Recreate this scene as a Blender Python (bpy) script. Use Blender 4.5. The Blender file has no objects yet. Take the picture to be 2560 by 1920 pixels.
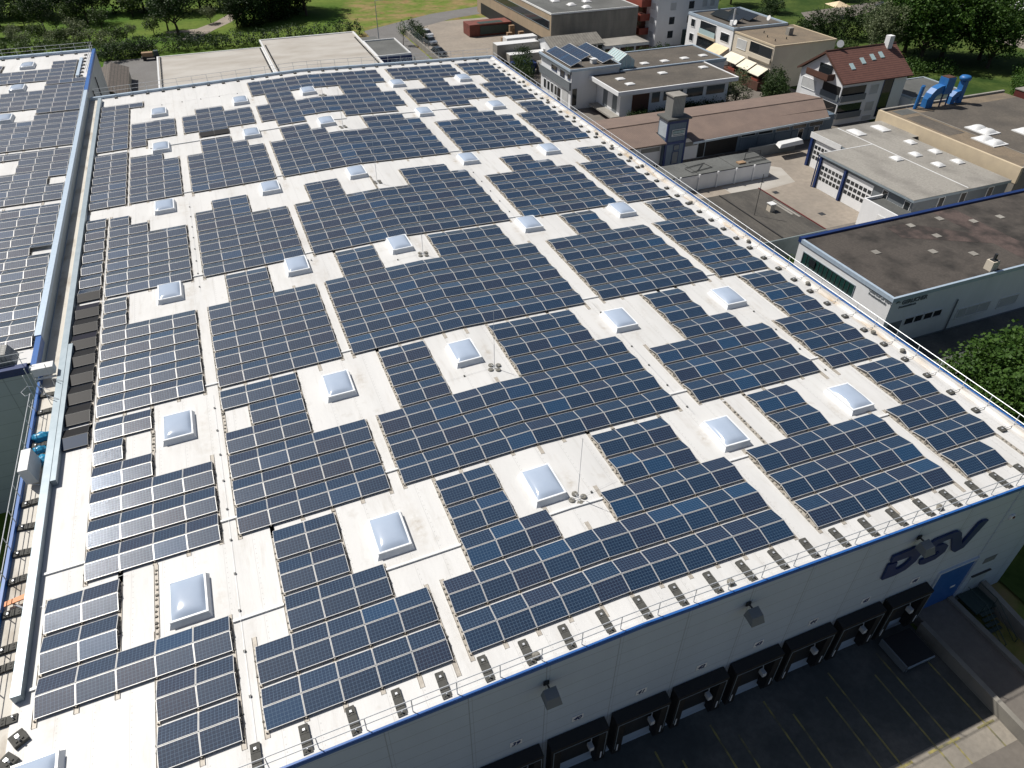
import bpy, bmesh, math, random
import numpy as np
from mathutils import Matrix, Vector
SC = bpy.context.scene
COL = SC.collection
rnd = random.Random(7)
rng = np.random.default_rng(5)

# ------------------------------------------------------------------ camera, sky, sun
CAM = Vector((7.785929, -23.846577, 30.385084))
def cam_axes(p, y, r):
    fwd = Vector((math.sin(y)*math.cos(p), math.cos(y)*math.cos(p), -math.sin(p)))
    rt = Vector((math.cos(y), -math.sin(y), 0)); up = rt.cross(fwd)
    c, s = math.cos(r), math.sin(r)
    return c*rt+s*up, c*up-s*rt, fwd
cx, cy_, cf = cam_axes(0.6762871, 0.3859316, 0.0013011)
cd = bpy.data.cameras.new('camera'); co = bpy.data.objects.new('camera', cd); COL.objects.link(co)
cd.sensor_fit = 'HORIZONTAL'; cd.sensor_width = 36.0; cd.lens = 1787.005/2560*36.0
cd.clip_start = 0.5; cd.clip_end = 3000
m4 = Matrix.Identity(4)
for i in range(3):
    m4[i][0] = cx[i]; m4[i][1] = cy_[i]; m4[i][2] = -cf[i]; m4[i][3] = CAM[i]
co.matrix_world = m4
SC.camera = co

SUN_EL = math.radians(53.5)
SUN_AZ = math.atan2(-0.635, 0.772)          # from +Y towards +X
sdir = Vector((math.sin(SUN_AZ)*math.cos(SUN_EL), math.cos(SUN_AZ)*math.cos(SUN_EL), math.sin(SUN_EL)))
W = bpy.data.worlds.new('World'); SC.world = W; W.use_nodes = True
nt = W.node_tree; nt.nodes.clear()
sky = nt.nodes.new('ShaderNodeTexSky'); sky.sky_type = 'NISHITA'; sky.sun_disc = False
sky.sun_elevation = SUN_EL; sky.sun_rotation = SUN_AZ
sky.air_density = 1.0; sky.dust_density = 2.5; sky.ozone_density = 1.0
bg = nt.nodes.new('ShaderNodeBackground'); bg.inputs[1].default_value = 0.055
wo = nt.nodes.new('ShaderNodeOutputWorld')
nt.links.new(sky.outputs[0], bg.inputs[0]); nt.links.new(bg.outputs[0], wo.inputs[0])
sl = bpy.data.lights.new('sun', 'SUN'); sl.energy = 4.9; sl.angle = math.radians(0.53); sl.color = (1.0, 0.955, 0.89)
so = bpy.data.objects.new('sun', sl); COL.objects.link(so); so.location = (0, 0, 60)
so.rotation_euler = (-sdir).to_track_quat('-Z', 'Y').to_euler()
SC.view_settings.view_transform = 'Standard'; SC.view_settings.look = 'None'
SC.view_settings.exposure = 0.0; SC.view_settings.gamma = 1.0; SC.view_settings.use_curve_mapping = False

# ------------------------------------------------------------------ materials
def new_mat(name):
    m = bpy.data.materials.new(name); m.use_nodes = True
    n = m.node_tree; n.nodes.clear()
    o = n.nodes.new('ShaderNodeOutputMaterial'); b = n.nodes.new('ShaderNodeBsdfPrincipled')
    n.links.new(b.outputs[0], o.inputs[0])
    return m, n, b
def N(n, t, **kw):
    x = n.nodes.new(t)
    for k, v in kw.items(): setattr(x, k, v)
    return x
def math_n(n, op, a, b=None, c=None):
    x = n.nodes.new('ShaderNodeMath'); x.operation = op
    for i, v in enumerate((a, b, c)):
        if v is None: continue
        if isinstance(v, (int, float)): x.inputs[i].default_value = v
        else: n.links.new(v, x.inputs[i])
    return x.outputs[0]
def mix_c(n, f, a, b):
    x = n.nodes.new('ShaderNodeMix'); x.data_type = 'RGBA'
    for i, v in ((0, f), (6, a), (7, b)):
        if isinstance(v, (int, float)): x.inputs[i].default_value = v
        elif isinstance(v, tuple): x.inputs[i].default_value = (*v[:3], 1)
        else: n.links.new(v, x.inputs[i])
    return x.outputs[2]
def ramp(n, fac, lo, hi):
    x = n.nodes.new('ShaderNodeMapRange'); x.inputs[1].default_value = lo; x.inputs[2].default_value = hi
    n.links.new(fac, x.inputs[0]); return x.outputs[0]
def pos(n, scale=(1, 1, 1)):
    g = n.nodes.new('ShaderNodeNewGeometry'); mp = n.nodes.new('ShaderNodeMapping'); mp.inputs[3].default_value = scale
    n.links.new(g.outputs['Position'], mp.inputs[0]); return mp.outputs[0]
def noise(n, scale=1.0, vec=None, detail=6, stretch=(1, 1, 1), rough=0.6):
    x = n.nodes.new('ShaderNodeTexNoise'); x.inputs['Scale'].default_value = scale
    x.inputs['Detail'].default_value = detail; x.inputs['Roughness'].default_value = rough
    n.links.new(vec if vec is not None else pos(n, stretch), x.inputs['Vector']); return x.outputs[0]
def mat(name, base, dark=None, scale=0.6, lo=0.35, hi=0.7, rough=0.75, metal=0.0, stretch=(1, 1, 1), fine=0.0, bump=0.0, bscale=30, spec=0.5):
    """plain weathered surface: base colour, a second colour laid in by large noise, optional fine grain"""
    m, n, b = new_mat(name)
    b.inputs['Roughness'].default_value = rough; b.inputs['Metallic'].default_value = metal
    b.inputs['Specular IOR Level'].default_value = spec
    d = dark if dark else tuple(c*0.8 for c in base)
    f = ramp(n, noise(n, scale, stretch=stretch), lo, hi)
    c = mix_c(n, f, base, d)
    if fine:
        f2 = ramp(n, noise(n, scale*14, detail=3), 0.35, 0.65)
        c = mix_c(n, math_n(n, 'MULTIPLY', f2, fine), c, tuple(x*0.45 for x in base))
    n.links.new(c, b.inputs['Base Color'])
    if bump:
        bp = n.nodes.new('ShaderNodeBump'); bp.inputs['Strength'].default_value = bump; bp.inputs['Distance'].default_value = 0.02
        n.links.new(noise(n, bscale, detail=3), bp.inputs['Height']); n.links.new(bp.outputs[0], b.inputs['Normal'])
    return m
def line_mask(n, axis, period, width, offset=0.0):
    """1 inside thin lines repeated along a world axis"""
    g = n.nodes.new('ShaderNodeNewGeometry'); s = n.nodes.new('ShaderNodeSeparateXYZ'); n.links.new(g.outputs['Position'], s.inputs[0])
    a = math_n(n, 'ADD', s.outputs[axis], offset+1000*period)
    fr = math_n(n, 'FRACT', math_n(n, 'DIVIDE', a, period))
    return math_n(n, 'LESS_THAN', fr, width/period)
def base_link(n, b):
    l = b.inputs['Base Color'].links[0]; return l.from_socket
def add_lines(m, col, specs):
    n = m.node_tree; b = [x for x in n.nodes if x.type == 'BSDF_PRINCIPLED'][0]
    c = base_link(n, b)
    for axis, period, width, off, amt in specs:
        c = mix_c(n, math_n(n, 'MULTIPLY', line_mask(n, axis, period, width, off), amt), c, col)
    n.links.new(c, b.inputs['Base Color']); return m

M = {}
# white roofing membrane with rows of fasteners, seams and dirt
def membrane(name, base, stain):
    m, n, b = new_mat(name)
    b.inputs['Roughness'].default_value = 0.55
    f1 = ramp(n, noise(n, 0.5, stretch=(1.0, 0.16, 1), detail=8), 0.44, 0.70)
    c = mix_c(n, math_n(n, 'MULTIPLY', f1, 0.5), base, tuple(x*0.78 for x in base))
    f2 = ramp(n, noise(n, 1.7, stretch=(1.6, 0.25, 1), detail=6), 0.55, 0.8)
    c = mix_c(n, math_n(n, 'MULTIPLY', f2, 0.35), c, stain)
    f3 = ramp(n, noise(n, 0.9, detail=5), 0.62, 0.78)
    c = mix_c(n, math_n(n, 'MULTIPLY', f3, 0.4), c, stain)
    # seams every 1.5 m and dashes of fasteners beside them
    g = n.nodes.new('ShaderNodeNewGeometry'); s = n.nodes.new('ShaderNodeSeparateXYZ'); n.links.new(g.outputs['Position'], s.inputs[0])
    fx = math_n(n, 'FRACT', math_n(n, 'DIVIDE', math_n(n, 'ADD', s.outputs[0], 150.3), 1.5))
    seam = math_n(n, 'LESS_THAN', fx, 0.018)
    c = mix_c(n, math_n(n, 'MULTIPLY', seam, 0.42), c, (0.35, 0.35, 0.34))
    dash = math_n(n, 'MULTIPLY', math_n(n, 'MULTIPLY', math_n(n, 'GREATER_THAN', fx, 0.05), math_n(n, 'LESS_THAN', fx, 0.085)),
                  math_n(n, 'LESS_THAN', math_n(n, 'FRACT', math_n(n, 'DIVIDE', math_n(n, 'ADD', s.outputs[1], 200), 0.33)), 0.22))
    c = mix_c(n, math_n(n, 'MULTIPLY', dash, 0.42), c, (0.3, 0.3, 0.29))
    da = n.nodes.new('ShaderNodeAttribute'); da.attribute_name = 'dirt'
    brk = ramp(n, noise(n, 2.6, detail=6), 0.32, 0.68)
    c = mix_c(n, math_n(n, 'MULTIPLY', math_n(n, 'MULTIPLY', da.outputs['Fac'], brk), 0.75), c, (0.30, 0.24, 0.16))
    # silt left along the right-hand gutter line
    w = math_n(n, 'ABSOLUTE', math_n(n, 'SUBTRACT', s.outputs[0], 49.95))
    near = ramp(n, w, 0.42, 0.05)
    blot = ramp(n, noise(n, 0.55, stretch=(2.5, 0.5, 1), detail=6), 0.47, 0.66)
    c = mix_c(n, math_n(n, 'MULTIPLY', math_n(n, 'MULTIPLY', near, blot), 0.85), c, (0.36, 0.25, 0.12))
    n.links.new(c, b.inputs['Base Color'])
    bp = n.nodes.new('ShaderNodeBump'); bp.inputs['Strength'].default_value = 0.35; bp.inputs['Distance'].default_value = 0.05
    n.links.new(noise(n, 1.3, stretch=(1.5, 0.5, 1), detail=4), bp.inputs['Height']); n.links.new(bp.outputs[0], b.inputs['Normal'])
    return m
M['membrane'] = membrane('white_roof_membrane', (0.635, 0.635, 0.625), (0.36, 0.325, 0.27))
M['gutter'] = mat('dirty_gutter_membrane', (0.58, 0.55, 0.49), (0.30, 0.25, 0.19), scale=0.5, lo=0.5, hi=0.72, stretch=(1.4, 0.6, 1), rough=0.7)
M['galv'] = mat('galvanised_steel_duct', (0.32, 0.38, 0.42), (0.26, 0.32, 0.36), scale=1.2, rough=0.45, metal=0.35)
M['cap'] = mat('pale_blue_metal_coping', (0.50, 0.60, 0.70), (0.42, 0.52, 0.63), scale=3.0, rough=0.4, metal=0.25)
M['blue'] = mat('blue_painted_fascia', (0.02, 0.11, 0.36), (0.03, 0.13, 0.40), scale=2, rough=0.38)
M['dblue'] = mat('dark_blue_paint', (0.012, 0.035, 0.14), rough=0.45)
M['alu'] = mat('aluminium', (0.68, 0.68, 0.67), (0.58, 0.58, 0.57), scale=4, rough=0.4, metal=0.35)
M['steel'] = mat('galvanised_tube', (0.66, 0.68, 0.70), (0.56, 0.58, 0.60), scale=5, rough=0.42, metal=0.4)
M['black'] = mat('black_rubber', (0.012, 0.012, 0.013), rough=0.65)
M['weight'] = mat('recycled_plastic_weight', (0.085, 0.085, 0.078), (0.055, 0.055, 0.05), scale=6, rough=0.85)
M['stone'] = mat('concrete_ballast', (0.26, 0.25, 0.22), (0.12, 0.115, 0.10), scale=7, lo=0.4, hi=0.6, rough=0.9)
M['rail'] = mat('dusty_rail', (0.46, 0.43, 0.38), (0.34, 0.31, 0.27), scale=5, rough=0.6, metal=0.2)
M['mat'] = mat('grey_rubber_mat', (0.16, 0.16, 0.16), rough=0.9)
M['dome'] = mat('opal_acrylic_dome', (0.40, 0.475, 0.59), (0.37, 0.445, 0.56), scale=1, rough=0.13, spec=0.6)
M['curbsky'] = mat('glossy_white_kerb', (0.82, 0.85, 0.88), (0.76, 0.78, 0.80), scale=3, rough=0.35)
M['curb'] = mat('white_skylight_curb', (0.74, 0.75, 0.75), (0.68, 0.68, 0.67), scale=3, rough=0.4)
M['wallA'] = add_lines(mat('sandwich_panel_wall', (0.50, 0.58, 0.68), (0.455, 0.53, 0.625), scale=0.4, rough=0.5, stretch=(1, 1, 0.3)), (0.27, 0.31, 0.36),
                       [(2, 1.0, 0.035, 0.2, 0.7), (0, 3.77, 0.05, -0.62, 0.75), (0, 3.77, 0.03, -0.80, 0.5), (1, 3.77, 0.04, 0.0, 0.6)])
M['wallB'] = add_lines(mat('grey_panel_wall', (0.42, 0.46, 0.47), (0.38, 0.42, 0.43), scale=0.4, rough=0.5), (0.2, 0.22, 0.23), [(2, 1.15, 0.04, 0.1, 0.6), (1, 5.0, 0.06, 0.0, 0.6), (0, 5.0, 0.06, 0, 0.6)])
M['asphalt'] = mat('worn_asphalt', (0.072, 0.080, 0.078), (0.165, 0.16, 0.145), scale=0.22, lo=0.42, hi=0.72, rough=0.9, fine=0.35)
M['concrete'] = mat('yard_tone_painted_sunlit', (0.30, 0.27, 0.225), (0.22, 0.20, 0.17), scale=0.25, rough=0.9, fine=0.3)  # pale tone that puts sunlight into the yard's colour
M['yardconc'] = mat('pale_yard_concrete', (0.33, 0.285, 0.235), (0.25, 0.22, 0.185), scale=0.12, lo=0.38, hi=0.65, rough=0.92, fine=0.3)
M['paving'] = mat('grey_brown_paving', (0.20, 0.18, 0.155), (0.14, 0.125, 0.11), scale=0.15, rough=0.92, fine=0.35)
M['road'] = mat('grey_road', (0.18, 0.175, 0.17), (0.145, 0.14, 0.135), scale=0.2, rough=0.92, fine=0.25)
M['yellow'] = mat('worn_yellow_line', (0.34, 0.29, 0.09), (0.12, 0.115, 0.08), scale=1.6, lo=0.36, hi=0.62, rough=0.8)
M['white'] = mat('white_render', (0.80, 0.81, 0.82), (0.70, 0.71, 0.72), scale=0.35, rough=0.75, stretch=(1, 1, 0.35))
M['offwhite'] = mat('cream_render', (0.62, 0.56, 0.46), (0.55, 0.49, 0.40), scale=0.35, rough=0.8)
M['cream'] = mat('cream_fascia', (0.60, 0.50, 0.35), (0.52, 0.43, 0.31), scale=0.7, rough=0.75)
M['red'] = mat('terracotta_balcony', (0.28, 0.065, 0.04), (0.22, 0.05, 0.035), scale=1, rough=0.7)
M['darkred'] = mat('dark_red_steel', (0.14, 0.022, 0.02), (0.09, 0.02, 0.018), scale=1, rough=0.6)
M['rust'] = mat('weathered_red_container', (0.20, 0.055, 0.04), (0.12, 0.04, 0.03), scale=1.2, rough=0.75)
M['tan'] = add_lines(mat('washed_concrete_tan', (0.36, 0.28, 0.19), (0.30, 0.235, 0.165), scale=0.5, rough=0.9, stretch=(1, 1, .4)), (0.2, 0.16, 0.11), [(1, 3.0, 0.06, 0, 0.5)])
M['conwall'] = add_lines(mat('bare_concrete_wall', (0.25, 0.235, 0.205), (0.17, 0.16, 0.14), scale=0.5, lo=0.4, hi=0.7, rough=0.92, stretch=(1, 1, 0.25)), (0.12, 0.11, 0.1), [(0, 1.0, 0.04, 0, 0.35), (2, 1.9, 0.04, 0, 0.4)])
M['bitumen'] = mat('gravelled_bitumen_roof', (0.135, 0.118, 0.098), (0.085, 0.076, 0.066), scale=0.22, lo=0.36, hi=0.68, rough=0.95, fine=0.5)
M['bitgrey'] = mat('grey_bitumen_roof', (0.135, 0.14, 0.135), (0.075, 0.078, 0.075), scale=0.2, lo=0.4, hi=0.75, rough=0.93, fine=0.35)
M['bitpale'] = mat('pale_grey_roof', (0.32, 0.305, 0.275), (0.17, 0.16, 0.145), scale=0.25, lo=0.45, hi=0.75, rough=0.93, fine=0.35, stretch=(1, 0.6, 1))
M['moss'] = add_lines(mat('brown_mossy_roof', (0.082, 0.071, 0.062), (0.022, 0.020, 0.018), scale=0.33, lo=0.43, hi=0.64, rough=0.95, fine=0.5), (0.05, 0.045, 0.04), [(0, 1.0, 0.06, 0.3, 0.5), (1, 1.0, 0.06, 0.2, 0.5)])
M['mossred'] = mat('reddish_mossy_roof', (0.105, 0.076, 0.068), (0.026, 0.023, 0.021), scale=0.4, lo=0.42, hi=0.6, rough=0.95, fine=0.5)
M['sandroof'] = mat('sandy_gravel_roof', (0.25, 0.195, 0.135), (0.15, 0.125, 0.095), scale=0.4, rough=0.95, fine=0.5)
M['farroof'] = mat('silver_grey_sheet_roof', (0.44, 0.42, 0.385), (0.33, 0.30, 0.26), scale=0.13, lo=0.35, hi=0.7, rough=0.8, stretch=(1, 2.2, 1))
M['fibre'] = add_lines(mat('brown_fibre_cement_roof', (0.225, 0.165, 0.135), (0.175, 0.13, 0.11), scale=0.4, rough=0.9, fine=0.25), (0.12, 0.09, 0.075), [(0, 0.3, 0.06, 0, 0.45)])
M['corr'] = add_lines(mat('grey_corrugated_fibre_roof', (0.125, 0.115, 0.10), (0.05, 0.048, 0.044), scale=0.5, lo=0.42, hi=0.7, rough=0.95, fine=0.4, stretch=(1, .5, 1)), (0.035, 0.033, 0.03), [(1, 0.27, 0.1, 0, 0.8)])
M['corrpale'] = add_lines(mat('weathered_corrugated_roof', (0.26, 0.245, 0.215), (0.15, 0.14, 0.125), scale=0.8, lo=0.4, hi=0.7, rough=0.95, fine=0.4), (0.1, 0.095, 0.085), [(0, 0.6, 0.12, 0, 0.6)])
M['tile'] = add_lines(mat('red_brown_roof_tiles', (0.21, 0.095, 0.072), (0.16, 0.07, 0.055), scale=1.5, rough=0.8, fine=0.3), (0.06, 0.03, 0.025), [(1, 0.36, 0.09, 0, 0.8), (0, 0.3, 0.05, 0, 0.4)])
M['tilegrey'] = add_lines(mat('grey_brown_roof_tiles', (0.15, 0.125, 0.105), (0.10, 0.085, 0.075), scale=1.5, rough=0.85), (0.05, 0.045, 0.04), [(1, 0.5, 0.16, 0, 0.8), (0, 0.5, 0.12, 0, 0.7)])
M['bluegrey'] = add_lines(mat('blue_grey_boarding', (0.13, 0.18, 0.235), (0.115, 0.16, 0.21), scale=1, rough=0.6), (0.06, 0.085, 0.115), [(0, 0.5, 0.03, 0, 0.6)])
M['palegrey'] = mat('pale_blue_grey_cladding', (0.46, 0.53, 0.58), rough=0.5)
M['slategrey'] = mat('slate_cladding', (0.17, 0.19, 0.205), (0.15, 0.17, 0.185), scale=1, rough=0.6)
M['ribgrey'] = add_lines(mat('ribbed_grey_sheet', (0.36, 0.36, 0.34), (0.30, 0.30, 0.285), scale=1, rough=0.6), (0.18, 0.18, 0.17), [(0, 0.25, 0.08, 0, 0.7), (1, 0.25, 0.08, 0, 0.7)])
M['teal'] = mat('grey_green_wall', (0.20, 0.245, 0.25), (0.16, 0.20, 0.205), scale=0.8, rough=0.7)
M['duct'] = mat('bright_blue_ductwork', (0.018, 0.13, 0.38), (0.03, 0.16, 0.40), scale=2, rough=0.45)
M['wood'] = mat('brown_wood', (0.10, 0.045, 0.03), (0.075, 0.035, 0.025), scale=1.5, rough=0.75)
M['paletimber'] = mat('stacked_pallet_wood', (0.36, 0.24, 0.14), (0.24, 0.16, 0.1), scale=2.5, rough=0.85)
M['darkframe'] = mat('dark_metal', (0.035, 0.038, 0.042), rough=0.5)
M['awning'] = mat('ivory_awning_fabric', (0.78, 0.73, 0.60), rough=0.85)
M['awning2'] = mat('apricot_awning_fabric', (0.75, 0.60, 0.40), rough=0.85)
M['shutter'] = add_lines(mat('roller_shutter', (0.55, 0.56, 0.56), rough=0.6), (0.38, 0.39, 0.39), [(2, 0.22, 0.03, 0, 0.6)])
M['orange'] = mat('orange_plastic', (0.75, 0.25, 0.07), rough=0.5)
M['bagblue'] = mat('blue_plastic_sack', (0.03, 0.30, 0.50), (0.02, 0.18, 0.36), scale=9, rough=0.28, bump=0.6, bscale=14)
M['green'] = mat('dark_green_steel', (0.03, 0.055, 0.05), rough=0.55)
M['bark'] = mat('tree_bark', (0.075, 0.058, 0.042), rough=0.95)
def glass_mat(name, col, rough=0.06):
    m, n, b = new_mat(name); b.inputs['Base Color'].default_value = (*col, 1); b.inputs['Roughness'].default_value = rough
    b.inputs['Specular IOR Level'].default_value = 0.7; return m
M['glass'] = glass_mat('window_glass', (0.02, 0.025, 0.03))
M['glassgreen'] = glass_mat('green_tinted_glass', (0.015, 0.05, 0.045))
M['glasspale'] = glass_mat('pale_greenhouse_glass', (0.42, 0.55, 0.56), 0.12)
def leaf_mat(name, a, b_, c_, scale=0.5):
    m, n, b = new_mat(name); b.inputs['Roughness'].default_value = 0.6; b.inputs['Specular IOR Level'].default_value = 0.25
    at = n.nodes.new('ShaderNodeAttribute'); at.attribute_name = 'tint'
    c = mix_c(n, at.outputs['Fac'], a, b_)
    oi = n.nodes.new('ShaderNodeObjectInfo')
    c = mix_c(n, math_n(n, 'MULTIPLY', oi.outputs['Random'], 0.5), c, c_)
    n.links.new(c, b.inputs['Base Color'])
    tr = n.nodes.new('ShaderNodeBsdfTranslucent'); n.links.new(c, tr.inputs[0])
    ms = n.nodes.new('ShaderNodeMixShader'); ms.inputs[0].default_value = 0.25
    o = [x for x in n.nodes if x.type == 'OUTPUT_MATERIAL'][0]
    n.links.new(b.outputs[0], ms.inputs[1]); n.links.new(tr.outputs[0], ms.inputs[2]); n.links.new(ms.outputs[0], o.inputs[0])
    return m
M['leaf'] = leaf_mat('orchard_leaves', (0.036, 0.072, 0.016), (0.085, 0.135, 0.032), (0.06, 0.085, 0.028))
M['leafdark'] = leaf_mat('dark_leaves', (0.016, 0.040, 0.012), (0.045, 0.082, 0.02), (0.024, 0.048, 0.016))
M['leafbright'] = leaf_mat('bright_green_leaves', (0.028, 0.075, 0.011), (0.075, 0.145, 0.022), (0.045, 0.09, 0.018))
M['leafgrey'] = leaf_mat('grey_green_leaves', (0.10, 0.13, 0.06), (0.19, 0.22, 0.11), (0.12, 0.15, 0.08))
M['thuja'] = leaf_mat('hedge_foliage', (0.018, 0.040, 0.010), (0.042, 0.075, 0.016), (0.03, 0.055, 0.015))
def grass_mat():
    m, n, b = new_mat('meadow_grass'); b.inputs['Roughness'].default_value = 0.95; b.inputs['Specular IOR Level'].default_value = 0.1
    c = mix_c(n, ramp(n, noise(n, 0.05, detail=6), 0.38, 0.66), (0.06, 0.125, 0.016), (0.135, 0.18, 0.036))
    c = mix_c(n, math_n(n, 'MULTIPLY', ramp(n, noise(n, 0.9, detail=4), 0.4, 0.7), 0.5), c, (0.045, 0.085, 0.015))
    g = n.nodes.new('ShaderNodeNewGeometry'); s = n.nodes.new('ShaderNodeSeparateXYZ'); n.links.new(g.outputs['Position'], s.inputs[0])
    # unmown strip beyond the road: straw, sorrel and tall weeds
    tall = ramp(n, math_n(n, 'ADD', math_n(n, 'ADD', s.outputs[0], math_n(n, 'MULTIPLY', noise(n, 0.08), 10)), math_n(n, 'MULTIPLY', s.outputs[1], -0.25)), 2.0, 6.0)
    w = mix_c(n, ramp(n, noise(n, 0.16, detail=6, stretch=(1, 1.5, 1)), 0.44, 0.62), (0.13, 0.18, 0.035), (0.26, 0.195, 0.09))
    w = mix_c(n, math_n(n, 'MULTIPLY', ramp(n, noise(n, 0.75, detail=5), 0.5, 0.7), 0.55), w, (0.05, 0.085, 0.018))
    w = mix_c(n, math_n(n, 'MULTIPLY', ramp(n, noise(n, 0.11, detail=4, stretch=(1.3, 1, 1)), 0.6, 0.7), 0.7), w, (0.24, 0.13, 0.075))
    c = mix_c(n, tall, c, w)
    n.links.new(c, b.inputs['Base Color']); return m
M['grass'] = grass_mat()
def wild_mat():
    m, n, b = new_mat('rough_green_ground'); b.inputs['Roughness'].default_value = 0.95; b.inputs['Specular IOR Level'].default_value = 0.1
    c = mix_c(n, ramp(n, noise(n, 0.12, detail=7), 0.38, 0.66), (0.03, 0.06, 0.013), (0.09, 0.125, 0.03))
    c = mix_c(n, math_n(n, 'MULTIPLY', ramp(n, noise(n, 1.2, detail=5), 0.45, 0.7), 0.6), c, (0.022, 0.045, 0.01))
    n.links.new(c, b.inputs['Base Color']); return m
M['wild'] = wild_mat()
def panel_mat(name, deep, alt, blackish=False):
    m, n, b = new_mat(name)
    uv = n.nodes.new('ShaderNodeUVMap'); s = n.nodes.new('ShaderNodeSeparateXYZ'); n.links.new(uv.outputs[0], s.inputs[0])
    fx = math_n(n, 'FRACT', s.outputs[0]); fy = math_n(n, 'FRACT', s.outputs[1])
    ex = math_n(n, 'GREATER_THAN', math_n(n, 'ABSOLUTE', math_n(n, 'SUBTRACT', fx, 0.5)), 0.468)
    ey = math_n(n, 'GREATER_THAN', math_n(n, 'ABSOLUTE', math_n(n, 'SUBTRACT', fy, 0.5)), 0.468)
    gap = math_n(n, 'MAXIMUM', ex, ey)
    by = math_n(n, 'FRACT', math_n(n, 'MULTIPLY', s.outputs[1], 3.0))
    bus = math_n(n, 'GREATER_THAN', math_n(n, 'ABSOLUTE', math_n(n, 'SUBTRACT', by, 0.5)), 0.475)
    bus = math_n(n, 'GREATER_THAN', math_n(n, 'SUBTRACT', 0.5, math_n(n, 'ABSOLUTE', math_n(n, 'SUBTRACT', by, 0.5))), 0.455)
    oi = n.nodes.new('ShaderNodeObjectInfo'); at = n.nodes.new('ShaderNodeAttribute'); at.attribute_name = 'tint'
    r = math_n(n, 'FRACT', math_n(n, 'ADD', oi.outputs['Random'], at.outputs['Fac']))
    c = mix_c(n, r, deep, alt)
    odd = math_n(n, 'GREATER_THAN', math_n(n, 'FRACT', math_n(n, 'MULTIPLY', r, 7.0)), 0.80)
    c = mix_c(n, math_n(n, 'MULTIPLY', odd, 0.75), c, (0.014, 0.014, 0.030))
    odd2 = math_n(n, 'GREATER_THAN', math_n(n, 'FRACT', math_n(n, 'MULTIPLY', r, 11.3)), 0.91)
    c = mix_c(n, math_n(n, 'MULTIPLY', odd2, 0.6), c, (0.006, 0.048, 0.12))
    vo = n.nodes.new('ShaderNodeTexVoronoi'); vo.inputs['Scale'].default_value = 6.0; n.links.new(uv.outputs[0], vo.inputs[0])
    vs = n.nodes.new('ShaderNodeSeparateColor'); n.links.new(vo.outputs['Color'], vs.inputs[0])
    c = mix_c(n, math_n(n, 'MULTIPLY', vs.outputs[0], 0.35), c, tuple(x*2.1 for x in alt))
    if not blackish:
        c = mix_c(n, math_n(n, 'MULTIPLY', bus, 0.6), c, (0.34, 0.36, 0.39))
        c = mix_c(n, math_n(n, 'MULTIPLY', gap, 0.55), c, (0.17, 0.27, 0.38))
    n.links.new(c, b.inputs['Base Color'])
    b.inputs['Roughness'].default_value = 0.5
    b.inputs['Specular IOR Level'].default_value = 0.15
    if not blackish:
        n.links.new(math_n(n, 'MULTIPLY_ADD', bus, -0.26, 0.5), b.inputs['Roughness'])
        n.links.new(math_n(n, 'MULTIPLY', bus, 0.9), b.inputs['Metallic'])
    b.inputs['Coat Weight'].default_value = 0.0 if blackish else 1.0; b.inputs['Coat Roughness'].default_value = 0.06; b.inputs['Coat IOR'].default_value = 1.6
    b.inputs['Sheen Weight'].default_value = 0.0 if blackish else 0.04; b.inputs['Sheen Roughness'].default_value = 0.35; b.inputs['Sheen Tint'].default_value = (0.75, 0.85, 0.95, 1)
    return m
M['cell'] = panel_mat('polycrystalline_cells', (0.005, 0.015, 0.037), (0.006, 0.024, 0.058))
M['cellblack'] = panel_mat('black_thin_film', (0.012, 0.012, 0.013), (0.014, 0.014, 0.015), True)

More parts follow.
